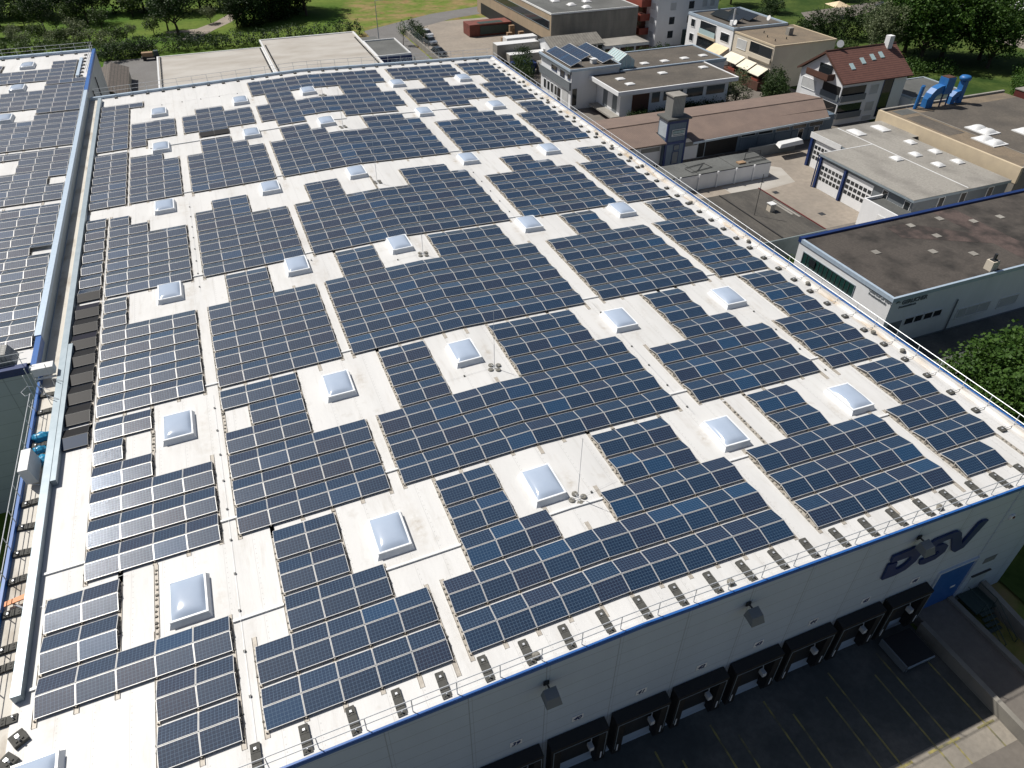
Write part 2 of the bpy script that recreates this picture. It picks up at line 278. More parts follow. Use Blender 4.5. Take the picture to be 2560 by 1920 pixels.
# ------------------------------------------------------------------ geometry helpers
class MB:
    def __init__(s): s.v = []; s.f = []
    def add(s, vs, fs):
        o = len(s.v); s.v += [tuple(v) for v in vs]; s.f += [tuple(i+o for i in f) for f in fs]; return s
    def box(s, x0, x1, y0, y1, z0, z1):
        return s.hexa([(x0, y0, z0), (x1, y0, z0), (x1, y1, z0), (x0, y1, z0), (x0, y0, z1), (x1, y0, z1), (x1, y1, z1), (x0, y1, z1)])
    def hexa(s, p):
        return s.add(p, [(0, 3, 2, 1), (4, 5, 6, 7), (0, 1, 5, 4), (1, 2, 6, 5), (2, 3, 7, 6), (3, 0, 4, 7)])
    def quad(s, a, b, c, d): return s.add([a, b, c, d], [(0, 1, 2, 3)])
    def tube(s, a, b, r, n=6, r2=None):
        a = Vector(a); b = Vector(b); d = (b-a).normalized(); r2 = r if r2 is None else r2
        u = d.orthogonal().normalized(); w = d.cross(u)
        ring = [(math.cos(2*math.pi*i/n), math.sin(2*math.pi*i/n)) for i in range(n)]
        vs = [a+r*(c*u+q*w) for c, q in ring]+[b+r2*(c*u+q*w) for c, q in ring]
        fs = [(i, (i+1) % n, n+(i+1) % n, n+i) for i in range(n)]+[tuple(range(n-1, -1, -1)), tuple(range(n, 2*n))]
        return s.add(vs, fs)
    def path(s, pts, r, n=6):
        for a, b in zip(pts[:-1], pts[1:]): s.tube(a, b, r, n)
        return s
    def cyl(s, x, y, z0, z1, r, n=14, r2=None): return s.tube((x, y, z0), (x, y, z1), r, n, r2)
    def ring(s, prof, x, y, n=14):
        vs = []; 
        for r, z in prof: vs += [(x+r*math.cos(2*math.pi*i/n), y+r*math.sin(2*math.pi*i/n), z) for i in range(n)]
        fs = []
        for k in range(len(prof)-1):
            for i in range(n): fs.append((k*n+i, k*n+(i+1) % n, (k+1)*n+(i+1) % n, (k+1)*n+i))
        fs.append(tuple(range((len(prof)-1)*n, len(prof)*n)))
        return s.add(vs, fs)
    def prism(s, poly, axis, a, b):
        """polygon in the plane across `axis`, extruded from a to b"""
        def P(p, t): return {0: (t, p[0], p[1]), 1: (p[0], t, p[1]), 2: (p[0], p[1], t)}[axis]
        n = len(poly)
        vs = [P(p, a) for p in poly]+[P(p, b) for p in poly]
        fs = [tuple(range(n)), tuple(range(2*n-1, n-1, -1))]+[(i, (i+1) % n, n+(i+1) % n, n+i) for i in range(n)]
        return s.add(vs, fs)
    def mesh(s, name, m):
        me = bpy.data.meshes.new(name); me.from_pydata(s.v, [], s.f)
        if m is not None: me.materials.append(m)
        bm = bmesh.new(); bm.from_mesh(me)
        bm.normal_update()
        big = [f for f in bm.faces if len(f.verts) > 4]
        if big: bmesh.ops.triangulate(bm, faces=big)
        bmesh.ops.recalc_face_normals(bm, faces=bm.faces); bm.to_mesh(me); bm.free()
        return me
def link(name, data, parent=None, loc=None):
    o = bpy.data.objects.new(name, data); COL.objects.link(o)
    if parent is not None: o.parent = parent
    if loc is not None: o.location = loc
    return o
def obj(name, mb, m, parent=None, label=None, smooth=False):
    me = mb.mesh(name, m)
    if smooth: me.polygons.foreach_set('use_smooth', [True]*len(me.polygons))
    o = link(name, me, parent)
    if label: o['label'] = label
    return o
def tag(o, label, cat, group=None, kind=None):
    if label: o['label'] = label
    if cat: o['category'] = cat
    if group: o['group'] = group
    if kind: o['kind'] = kind
    return o
def thing(name, label, cat, group=None, loc=(0, 0, 0), rz=0):
    o = link(name, None, None, loc); o.rotation_euler = (0, 0, rz); o.empty_display_size = 0.3
    return tag(o, label, cat, group)
def struct(name, mb, m):
    o = obj(name, mb, m); o['kind'] = 'structure'; return o
def dup(root, loc=None, rz=None, label=None, scale=None):
    r = root.copy(); COL.objects.link(r)
    if loc is not None: r.location = loc
    if rz is not None: r.rotation_euler = (0, 0, rz)
    if scale is not None: r.scale = (scale, scale, scale)
    if label: r['label'] = label
    for ch in list(root.children):
        c = ch.copy(); COL.objects.link(c); c.parent = r
        for g in list(ch.children):
            d = g.copy(); COL.objects.link(d); d.parent = c
    return r
ORD = ['', 'first', 'second', 'third', 'fourth', 'fifth', 'sixth', 'seventh', 'eighth', 'ninth', 'tenth', 'eleventh', 'twelfth', 'thirteenth',
       'fourteenth', 'fifteenth', 'sixteenth', 'seventeenth', 'eighteenth', 'nineteenth', 'twentieth', 'twenty-first', 'twenty-second', 'twenty-third',
       'twenty-fourth', 'twenty-fifth', 'twenty-sixth', 'twenty-seventh', 'twenty-eighth', 'twenty-ninth', 'thirtieth', 'thirty-first', 'thirty-second',
       'thirty-third', 'thirty-fourth', 'thirty-fifth', 'thirty-sixth', 'thirty-seventh', 'thirty-eighth', 'thirty-ninth', 'fortieth', 'forty-first', 'forty-second',
       'forty-third', 'forty-fourth', 'forty-fifth', 'forty-sixth', 'forty-seventh', 'forty-eighth']
def text_mesh(txt, size, shear=0.0, extrude=0.02, bold=0.0, space=1.0):
    cu = bpy.data.curves.new('lettering', 'FONT'); cu.body = txt; cu.size = size; cu.shear = shear; cu.extrude = extrude; cu.offset = bold
    cu.space_character = space; cu.resolution_u = 3
    to = bpy.data.objects.new('lettering', cu); COL.objects.link(to)
    dg = bpy.context.evaluated_depsgraph_get(); dg.update()
    me = bpy.data.meshes.new_from_object(to.evaluated_get(dg)); bpy.data.objects.remove(to)
    return me
def text(name, txt, size, m, parent, loc, face='-y', **kw):
    me = text_mesh(txt, size, **kw); me.materials.clear(); me.materials.append(m)
    o = link(name, me, parent, loc)
    o.rotation_euler = (math.pi/2, 0, 0) if face == '-y' else (math.pi/2, 0, -math.pi/2)
    return o
ZG = -11.5
ZR = 20.592; SL = 0.0306
def roofz(u): return SL*u if u < ZR else SL*(2*ZR-u)

# ------------------------------------------------------------------ setting: ground sheets
U0, U1, V0, V1 = -7.7, 50.5, -8.55, 89.8
struct('ground', MB().quad((-900, -700, ZG-.016), (900, -700, ZG-.016), (900, 1100, ZG-.016), (-900, 1100, ZG-.016)), M['grass'])
struct('loading_yard', MB().quad((-60, -15.5, ZG-.008), (42.3, -15.5, ZG-.008), (42.3, V0, ZG-.008), (-60, V0, ZG-.008)), M['asphalt'])
struct('concrete_apron', MB().quad((-60, -60, ZG-.004), (70, -60, ZG-.004), (70, -16.9, ZG-.004), (-60, -16.9, ZG-.004)), M['paving'])
struct('painted_sunlight_strip', MB().quad((-60, -16.9, ZG), (42.3, -16.9, ZG), (42.3, -15.3, ZG), (-60, -15.3, ZG)), M['concrete'])  # paler strip starting at the hall's shadow edge, sunlight painted into its colour
struct('side_lane', MB().quad((46.3, 13.5, ZG-.008), (130, 13.5, ZG-.008), (130, 118, ZG-.008), (46.3, 118, ZG-.008)), M['paving'])
struct('garage_yard', MB().quad((64, 39, ZG), (100, 39, ZG), (100, 62.5, ZG), (64, 62.5, ZG)), M['yardconc'])
struct('rough_ground', MB().quad((112, 20, ZG-.004), (260, 20, ZG-.004), (260, 230, ZG-.004), (112, 230, ZG-.004)), M['wild'])
struct('side_bank', MB().add([(50.6, -40, ZG+.3), (120, -40, ZG+.6), (120, 13.4, ZG+.4), (50.6, 13.4, ZG+.05)], [(0, 1, 2, 3)]), M['wild'])
struct('workshop_drive', MB().quad((50.7, 8.5, ZG+.45), (120, 8.5, ZG+.45), (120, 15.58, ZG+.45), (50.7, 15.58, ZG+.45)), M['asphalt'])
struct('back_lane', MB().quad((-12, 90.2, ZG-.004), (46, 90.2, ZG-.004), (46, 159, ZG-.004), (-12, 159, ZG-.004)), M['road'])
struct('depot_yard', MB().quad((54.2, 118, ZG-.004), (112, 118, ZG-.004), (112, 168, ZG-.004), (54.2, 168, ZG-.004)), M['yardconc'])
struct('street', MB().add([(46, 110, ZG), (53.2, 110, ZG), (53.4, 160, ZG), (70, 170, ZG), (110, 182, ZG), (150, 190, ZG), (150, 196, ZG), (108, 189, ZG), (66, 177, ZG), (45.5, 165, ZG)],
       [(0, 1, 2, 9), (2, 3, 8, 9), (3, 4, 7, 8), (4, 5, 6, 7)]), M['road'])
struct('orchard_path', MB().add([(4, 172, ZG+.004), (7.5, 172, ZG+.004), (12, 180, ZG+.004), (16.5, 187, ZG+.004), (20, 196, ZG+.004), (17, 197, ZG+.004), (13, 189, ZG+.004), (8, 182.5, ZG+.004), (1, 182, ZG+.004), (1, 180.5, ZG+.004), (6, 179.5, ZG+.004)],
       [(0, 1, 2, 10), (10, 2, 7), (2, 3, 6, 7), (3, 4, 5, 6), (7, 8, 9, 10)]), M['yardconc'])
struct('truck_park', MB().quad((180, 84, ZG), (230, 84, ZG), (230, 106, ZG), (180, 106, ZG)), M['yardconc'])
struct('villa_drive', MB().quad((150, 128, ZG), (190, 140, ZG), (192, 146, ZG), (158, 142, ZG)), M['paving'])
# ramp beside the docks with its two retaining walls
RZ = -10.65
struct('ramp', MB().hexa([(42.55, -60, ZG-.2), (45.3, -60, ZG-.2), (45.3, V0, ZG-.2), (42.55, V0, ZG-.2), (42.55, -60, ZG+.1), (45.3, -60, ZG+.1), (45.3, V0, RZ), (42.55, V0, RZ)]), M['paving'])
def block_thing(name, label, cat, mb, m, group=None):
    return tag(obj(name, mb, m), label, cat, group)
block_thing('retaining_wall', 'pale concrete retaining wall between the dark loading yard and the raised ramp', 'wall',
            MB().box(42.2, 42.55, -60, -9.35, ZG-.1, RZ+.12), M['conwall'])
block_thing('retaining_wall', 'low kerb wall between the raised ramp and the sunken stairs', 'wall',
            MB().box(45.3, 45.7, -60, V0-.05, ZG-.1, RZ+.2), M['conwall'])
block_thing('retaining_wall', 'tall pale wall beyond the sunken stairs at the hall corner', 'wall',
            MB().prism([(-8.7, RZ+.6), (-12.8, RZ+.1), (-60, RZ-.2), (-60, ZG-.2), (-8.7, ZG-.2)], 0, 48.05, 48.45), M['conwall'])
struct('stair_pit', MB().quad((45.7, -60, ZG-.9), (48.05, -60, ZG-.9), (48.05, V0, ZG-.9), (45.7, V0, ZG-.9)), M['asphalt'])
st = thing('outdoor_stairs', 'dark green steel stairs with tube handrails in the pit beside the ramp', 'stairs')
mb = MB().box(46.2, 48.0, -10.2, -8.65, RZ-.12, RZ)
obj('landing', mb, M['green'], st)
for i in range(7):
    obj('step', MB().box(46.5, 47.6, -10.45-.3*i, -10.2-.3*i, RZ-.16-.2*i, RZ-.12-.2*i), M['green'], st)
for x in (46.55, 47.55):
    obj('handrail', MB().path([(x, -8.8, RZ+.95), (x, -10.2, RZ+.95), (x, -12.4, ZG+.35)], .025).tube((x, -10.2, RZ-.05), (x, -10.2, RZ+.95), .02).tube((x, -12.35, ZG-.9), (x, -12.35, ZG+.35), .02)
        .path([(x, -8.8, RZ+.5), (x, -10.2, RZ+.5), (x, -12.4, ZG-.1)], .02), M['green'], st)
# painted lines on the loading yard
li = 0
for x, a, b_ in ((41.25, -16.9, -11.3), (38.65, -16.9, -9.6), (37.5, -16.7, -10.7), (34.88, -16.0, -9.5), (33.7, -16.5, -10.7), (31.15, -16.5, -10.8), (30.0, -16.5, -9.5), (27.4, -16.5, -10.6), (26.2, -16.5, -9.5), (23.6, -16.5, -10.6), (22.4, -16.5, -9.6), (19.9, -16.5, -10.6)):
    li += 1
    o = struct('bay_line', MB().quad((x-.06, a, ZG+.004), (x+.06, a, ZG+.004), (x+.06, b_, ZG+.004), (x-.06, b_, ZG+.004)), M['yellow'])
for x0, x1 in ((40.6, 41.9), (36.8, 39.2), (33.1, 35.6), (29.4, 31.8), (25.6, 28.0)):
    struct('bay_line', MB().quad((x0, -15.62, ZG+.008), (x1, -15.62, ZG+.008), (x1, -15.48, ZG+.008), (x0, -15.48, ZG+.008)), M['yellow'])

# ------------------------------------------------------------------ the big warehouse
WH = thing('warehouse', 'long white logistics hall with blue roof edge, numbered loading docks and white membrane roof', 'warehouse')
T = 0.28
def rz2(u):
    if u > 49.4: return roofz(49.4) - (0.05 if u < 50.1 else -0.10)
    return roofz(u)
def roof_deck():
    xs = np.unique(np.concatenate([np.linspace(-6.6, ZR, 62), np.linspace(ZR, 49.4, 66), [49.7, 49.95, 50.1, 50.3]])); ys = np.linspace(V0+.25, V1-.3, 220)
    nx_, ny_ = len(xs), len(ys)
    X, Y = np.meshgrid(xs, ys); Zz = np.vectorize(rz2)(X)
    D = np.zeros_like(X); g = np.random.default_rng(3)
    for u in (0.0, 10.10, 18.96, 31.30, 41.10):
        for v in (0.0, 13.53, 30.82, 48.0, 64.87, 78.0):
            # brown silt trail on the uphill side of every skylight, scuffs round it
            a = g.uniform(.5, 1.0); sd = 1 if u < ZR else -1
            D += a*np.exp(-((X-(u+.94+sd*1.5))/.22)**2-((Y-(v+1.2+g.uniform(-.5, .5)))/g.uniform(.5, 1.1))**2)
            D += .35*np.exp(-((X-(u+.94))/1.5)**2-((Y-(v-.5))/.5)**2)*g.uniform(.2, 1)
    for k in range(70):
        u, v = g.uniform(-6, 49), g.uniform(-8, 89); D += g.uniform(.15, .5)*np.exp(-((X-u)/g.uniform(.15, .5))**2-((Y-v)/g.uniform(.5, 3.5))**2)
    for u in (-3.95, 2.72, 3.62, 11.9, 12.7, 30.9, 32.45, 42.4, 43.46): D += .30*np.exp(-((X-u)/.28)**2)*(.5+.5*np.sin(Y*.9+u))
    D += .8*np.exp(-((X+3.6)/1.2)**2-((Y+6.2)/.35)**2)
    V = np.stack([X, Y, Zz], -1).reshape(-1, 3).tolist()
    F = [(j_*nx_+i_, j_*nx_+i_+1, (j_+1)*nx_+i_+1, (j_+1)*nx_+i_) for j_ in range(ny_-1) for i_ in range(nx_-1)]
    me = bpy.data.meshes.new('roof_deck'); me.from_pydata(V, [], F); me.materials.append(M['membrane'])
    me.attributes.new('dirt', 'FLOAT', 'POINT').data.foreach_set('value', np.clip(D, 0, 1).ravel().tolist())
    link('roof_deck', me, WH)
roof_deck()
mb = MB()
mb.quad((U0+.05, V0+.25, -.27), (-6.6, V0+.25, -.27), (-6.6, V1-.3, -.27), (U0+.05, V1-.3, -.27))
mb.quad((-6.6, V0+.25, -.27), (-6.6, V0+.25, rz2(-6.6)), (-6.6, V1-.3, rz2(-6.6)), (-6.6, V1-.3, -.27))
obj('gutter_side', mb, M['membrane'], WH)
obj('gutter_floor', MB().quad((U0+.06, V0+.3, -.262), (-6.62, V0+.3, -.262), (-6.62, V1-.35, -.262), (U0+.06, V1-.35, -.262)), M['gutter'], WH)
# walls with roofline
def wallpoly(y0, y1): return [(U0, ZG-.3), (U1, ZG-.3), (U1, roofz(U1)+.2), (ZR, roofz(ZR)-.1), (U0, roofz(U0)-.05)]
mb = MB()
mb.prism([(U0, ZG-.3), (45.95, ZG-.3), (45.95, roofz(46)-.05), (ZR, roofz(ZR)-.05), (U0, roofz(U0)-.05)], 1, V0, V0+.22)
mb.prism([(45.95, ZG-.3), (U1, ZG-.3), (U1, roofz(U1)-.05), (45.95, roofz(46)-.05)], 1, V0-.03, V0+.22)
mb.prism([(U0, ZG-.3), (U1, ZG-.3), (U1, roofz(U1)-.05), (ZR, roofz(ZR)-.05), (U0, roofz(U0)-.05)], 1, V1-.2, V1)
mb.box(U1-.2, U1-.002, V0+.23, V1-.21, ZG-.3, -.33)
mb.box(U0+.002, U0+.05, V0+.23, V1-.21, ZG-.3, -.28)
obj('wall', mb, M['wallA'], WH)
def edge_strip(y0, y1, z0, z1, a=U0, b=U1):
    mb = MB(); pts = [a, ZR, b]
    for p, q in zip(pts[:-1], pts[1:]):
        mb.hexa([(p, y0, roofz(p)+z0), (q, y0, roofz(q)+z0), (q, y1, roofz(q)+z0), (p, y1, roofz(p)+z0), (p, y0, roofz(p)+z1), (q, y0, roofz(q)+z1), (q, y1, roofz(q)+z1), (p, y1, roofz(p)+z1)])
    return mb
obj('front_fascia', edge_strip(V0-.07, V0+.10, -.10, .085, -7.8, 50.56), M['blue'], WH)
obj('front_coping', edge_strip(V0-.055, V0+.085, .088, .115, -7.8, 50.56), M['blue'], WH)
obj('front_upstand', edge_strip(V0+.10, V0+.25, -.06, .09, -7.6, 50.3), M['membrane'], WH)
obj('rear_coping', edge_strip(V1-.30, V1+.10, -.10, .30, -7.6, 50.56), M['cap'], WH)
mb = MB().box(50.42, 50.60, V0-.06, V1-.31, -.42, -.03)
obj('side_fascia', mb, M['blue'], WH)
obj('side_upstand', MB().hexa([(50.15, V0+.12, -.45), (50.42, V0+.12, -.45), (50.42, V1-.31, -.45), (50.15, V1-.31, -.45), (50.22, V0+.12, -.05), (50.42, V0+.12, -.05), (50.42, V1-.31, -.05), (50.22, V1-.31, -.05)]), M['membrane'], WH)
obj('side_fascia', MB().box(U0-.1, U0+.06, V0-.05, 24.3, -.45, .06), M['blue'], WH)
for k in range(8):
    a = 12.22+3.755*k; b = a+3.3
    mb = MB()
    mb.hexa([(a, -9.2, -7.28), (b, -9.2, -7.28), (b, V0-.035, -7.28), (a, V0-.035, -7.28), (a, -9.2, -7.02), (b, -9.2, -7.02), (b, V0-.035, -6.92), (a, V0-.035, -6.92)])
    mb.box(a, a+.55, -9.18, V0-.035, -10.5, -7.281); mb.box(b-.55, b, -9.18, V0-.035, -10.5, -7.281)
    mb.box(a+.551, b-.551, V0-.30, V0-.26, -8.0, -7.281)
    ds = obj('dock_shelter', mb, M['black'], WH, 'black rubber dock shelter under the number %d' % (39+k))
    obj('edge_trim', MB().box(a+.1, b-.1, -9.215, -9.198, -7.31, -7.27).box(a+.1, a+.14, -9.215, -9.198, -9.9, -7.31).box(b-.14, b-.1, -9.215, -9.198, -9.9, -7.31), M['galv'], ds)
    obj('dock_door', MB().box(a+.6, b-.6, V0-.06, V0-.036, -10.35, -7.4), M['darkframe'], ds)
    for x in (a+.28, b-.28): obj('guide_stripe', MB().box(x-.04, x+.04, -9.20, -9.19, -10.2, -9.5), M['white'], ds)
    obj('dock_lamp', MB().box(b-.95, b-.7, -9.1, -8.75, -9.15, -8.8).tube((b-.6, V0-.05, -8.6), (b-.8, -8.9, -8.9), .03), M['curb'], ds)
    obj('dock_bumper', MB().box(a+.2, a+.5, -9.0, V0-.036, -10.95, -10.55).box(b-.5, b-.2, -9.0, V0-.036, -10.95, -10.55), M['black'], ds)
    nx = {0: 13.98, 1: 17.39, 2: 21.12, 3: 24.86, 4: 28.64, 5: 32.46, 6: 36.35, 7: 40.2}[k]
    zt = -6.0 if k < 4 else -6.02-.06*(k-3)
    ns = text('dock_number', str(39+k), 0.44, M['dblue'], WH, (nx, V0-.045, zt), shear=0.3, extrude=0.006, bold=0.012)
    pl = obj('number_plate', MB().box(nx-.06, nx+.58, V0-.035, V0-.012, zt-.07, zt+.40), M['white'], WH)
# dock leveller standing out of the last bay
lv = thing('loading_bridge', 'dark steel loading bridge on legs jutting from the last dock bay', 'loading bridge')
obj('platform', MB().box(39.2, 41.5, -11.3, -9.25, -10.95, -10.82), M['black'], lv)
obj('side_plate', MB().box(39.1, 39.19, -11.3, -9.25, -11.3, -10.7), M['slategrey'], lv)
obj('lip', MB().box(39.25, 41.45, -11.38, -11.305, -11.0, -10.85), M['galv'], lv)
for x in (39.35, 41.2): obj('leg', MB().box(x, x+.12, -11.3, -11.18, ZG+.01, -10.951), M['slategrey'], lv)
# roller door, side door, vent, alarm box
dd = obj('roller_door', MB().box(42.75, 45.85, V0-.02, V0-.005, -10.75, -6.6), M['blue'], WH)
obj('door_frame', MB().box(42.62, 42.75, V0-.12, V0-.001, -10.75, -6.45).box(45.85, 45.94, V0-.12, V0-.001, -10.75, -6.45).box(42.751, 45.849, V0-.12, V0-.001, -6.6, -6.45), M['wallA'], dd)
obj('door_label', MB().box(44.9, 45.3, V0-.03, V0-.021, -9.25, -9.05), M['white'], dd)
sd = obj('side_door', MB().box(46.65, 48.15, V0-.07, V0-.035, -10.65, -8.85), M['palegrey'], WH)
obj('door_head', MB().box(46.55, 48.25, V0-.16, V0-.036, -8.85, -8.78), M['darkframe'], sd)
obj('wall_vent', MB().box(46.9, 47.95, V0-.06, V0-.035, -7.68, -7.14), M['slategrey'], WH)
ab = obj('alarm_box', MB().box(46.45, 46.8, V0-.14, V0-.035, -3.05, -2.75), M['white'], WH)
obj('alarm_light', MB().box(46.62, 46.74, V0-.19, V0-.141, -2.98, -2.84), M['darkred'], ab)
for x, z in ((15.7, -1.0), (26.95, -1.0), (38.4, -1.05)):
    la = obj('wall_lamp', MB().box(x-.14, x+.14, V0-.10, V0-.035, z-.16, z+.12).tube((x, V0-.09, z), (x+.05, V0-.5, z-.05), .05), M['darkframe'], WH)
    obj('lamp_head', MB().hexa([(x-.38, V0-1.02, z-.55), (x+.42, V0-1.02, z-.55), (x+.42, V0-.3, z-.45), (x-.38, V0-.3, z-.45), (x-.30, V0-.85, z-.08), (x+.34, V0-.85, z-.08), (x+.34, V0-.38, z+.06), (x-.30, V0-.38, z+.06)]), M['slategrey'], la)
lg = link('company_logo', None, WH); lg['label'] = 'large dark blue slanted DSV letters on the white wall'
def letter(n, poly): obj(n, MB().prism(poly, 1, V0-.16, V0-.03), M['dblue'], lg)
letter('letter', [(36.90, -4.10), (36.82, -2.68), (37.48, -2.72), (37.58, -3.44), (37.92, -3.56), (38.36, -3.36), (38.56, -3.0), (38.46, -2.64), (37.2, -2.56), (36.90, -2.48), (36.84, -1.95), (38.50, -1.90), (39.10, -2.18), (39.34, -2.75), (39.16, -3.45), (38.62, -3.98), (37.9, -4.14)])
letter('letter', [(40.13, -4.22), (39.74, -4.08), (39.64, -3.62), (40.84, -3.68), (40.97, -3.5), (40.8, -3.26), (39.98, -3.12), (39.62, -2.75), (39.66, -2.15), (40.0, -1.94), (41.36, -1.92), (41.46, -2.42), (40.30, -2.46), (40.32, -2.68), (41.06, -2.80), (41.52, -3.14), (41.55, -3.72), (41.0, -4.16)])
letter('letter', [(41.365, -1.92), (41.75, -1.97), (42.12, -2.25), (42.84, -3.62), (43.36, -2.02), (43.62, -1.92), (44.12, -2.02), (43.25, -4.16), (42.62, -4.30), (42.30, -4.05), (41.47, -2.42)])
# ------------------------------------------------------------------ the hall next door
LZ = 0.70
LH = thing('neighbour_hall', 'second white-roofed hall along the left edge, its roof covered in panels', 'warehouse')
obj('roof_deck', MB().quad((-70, 25.0, LZ), (-8.1, 25.0, LZ), (-8.1, 112.6, LZ), (-70, 112.6, LZ)), M['membrane'], LH)
obj('wall', MB().box(-70, -7.72, 24.5, 24.8, ZG-.3, LZ-.1).box(-70, -7.72, 112.7, 113.0, ZG-.3, LZ-.1).box(-8.0, -7.72, 24.81, 112.69, ZG-.3, LZ-.1), M['wallB'], LH)
obj('side_coping', MB().box(-8.11, -7.66, 28.0, 90.2, LZ-.09, 1.0), M['cap'], LH)
obj('side_fascia', MB().box(-8.1, -7.64, 90.3, 113.1, .62, 1.0), M['blue'], LH)
obj('side_fascia', MB().box(-8.0, -7.64, 24.3, 27.9, .35, .95), M['blue'], LH)
obj('front_fascia', MB().box(-70, -8.31, 24.38, 24.9, .25, .82), M['dblue'], LH)
obj('rear_coping', MB().box(-70, -8.31, 112.6, 113.1, LZ-.09, 1.05), M['cap'], LH)
obj('downpipe', MB().tube((-7.55, 94, ZG), (-7.55, 94, -.2), .09).tube((-7.55, 101, ZG), (-7.55, 101, -.2), .09), M['darkframe'], LH)
obj('roof_duct', MB().box(-9.6, -9.2, 98.3, 108.5, LZ+.003, LZ+.25), M['cap'], LH)
obj('canopy', MB().prism([(-12.5, LZ+.05), (-9.0, LZ+.05), (-9.4, LZ+.9), (-12.5, LZ+1.1)], 1, 25.2, 26.5), M['ribgrey'], LH)
# corrugated lean-to in the gap between the two halls
block_thing('lean_to', 'low corrugated grey roof in the shaded gap between the halls', 'shed', MB().hexa([(-40, -30, ZG), (-8.2, -30, ZG), (-8.2, 9.5, ZG), (-40, 9.5, ZG), (-40, -30, -8.2), (-8.2, -30, -8.9), (-8.2, 9.5, -8.9), (-40, 9.5, -8.2)]), M['ribgrey'])
# steel duct that runs along the gutter, and its shorter twin
block_thing('cable_duct', 'long grey sheet steel cable duct beside the roof gutter', 'cable duct', MB().box(-6.52, -6.10, -1.15, 88.3, roofz(-6.3)+.01, .30), M['galv'])
block_thing('cable_duct', 'short grey cable duct lying against the long one', 'cable duct', MB().box(-6.085, -5.80, 12.6, 27.2, roofz(-5.95)+.01, .27), M['galv'])

# ------------------------------------------------------------------ skylights
def dome_mesh(wx, wy, h, z0, n=14):
    vs = []; fs = []
    for j in range(n+1):
        for i in range(n+1):
            a = 2*i/n-1; b = 2*j/n-1
            z = z0+h*(max(0, 1-abs(a)**2.6)*max(0, 1-abs(b)**2.6))**0.55
            vs.append((a*wx/2, b*wy/2, z))
    for j in range(n):
        for i in range(n):
            k = j*(n+1)+i; fs.append((k, k+1, k+n+2, k+n+1))
    m = MB(); m.add(vs, fs); return m
def skylight_proto():
    t = thing('skylight', 'x', 'skylight', 'domed skylights on the white roofs')
    b, w = 2.0/2, 2.70/2
    tx, ty = 0.86, 1.20
    obj('curb', MB().hexa([(-b, -w, 0), (b, -w, 0), (b, w, 0), (-b, w, 0), (-tx, -ty, .32), (tx, -ty, .32), (tx, ty, .32), (-tx, ty, .32)]), M['curbsky'], t)
    fr = MB()
    for x0, x1, y0, y1 in ((-tx-.03, tx+.03, -ty-.03, -ty+.07), (-tx-.03, tx+.03, ty-.07, ty+.03), (-tx-.03, -tx+.07, -ty+.071, ty-.071), (tx-.07, tx+.03, -ty+.071, ty-.071)):
        fr.box(x0, x1, y0, y1, .322, .40)
    obj('frame', fr, M['curbsky'], t)
    d = obj('dome', dome_mesh(2*tx-.1, 2*ty-.1, .23, .385), M['dome'], t, smooth=True)
    return t
sky0 = skylight_proto()
SU = [0.0, 10.10, 18.96, 31.30, 41.10]; SVv = [0.0, 13.53, 30.82, 48.0, 64.87, 78.0]
colname = ['leftmost', 'second', 'middle', 'fourth', 'rightmost']
first = True
for j, v in enumerate(SVv):
    for i, u in enumerate(SU):
        loc = (u+.94, v+1.31, roofz(u+.94)-.01)
        lab = 'domed skylight, %s in the %s row back from the docks' % (colname[i] if i not in (2,) else 'third from left', ORD[j+1])
        if first: s = sky0; s.location = loc; s['label'] = lab; first = False
        else: s = dup(sky0, loc, None, lab)
        s.rotation_euler = (0, -math.atan(SL) if u < ZR else math.atan(SL), 0)
s = dup(sky0, (-5.25, -5.55, roofz(-5.2)), None, 'white skylight cut by the lower left corner of the view')
for k, v in enumerate((105.3, 93.4, 80.2, 63.3)):
    dup(sky0, (-16.5, v+1.2, LZ), None, 'domed skylight on the neighbouring roof, %s from its far end' % ORD[k+1])
for k, v in enumerate((44.0,)):
    dup(sky0, (-16.5, v+1.2, LZ), None, 'skylight at the left picture edge on the neighbouring roof')

# ------------------------------------------------------------------ solar panels
PW, PH, PITCH = 1.638, 0.985, 1.655
BANDS = [(-6.83, 2.2, 5), (4.45, 2.19, 6), (17.9, 2.18, 7), (33.57, 2.19, 7), (51.63, 2.17, 7), (67.75, 2.185, 9)]
ALL = lambda n: list(range(n))
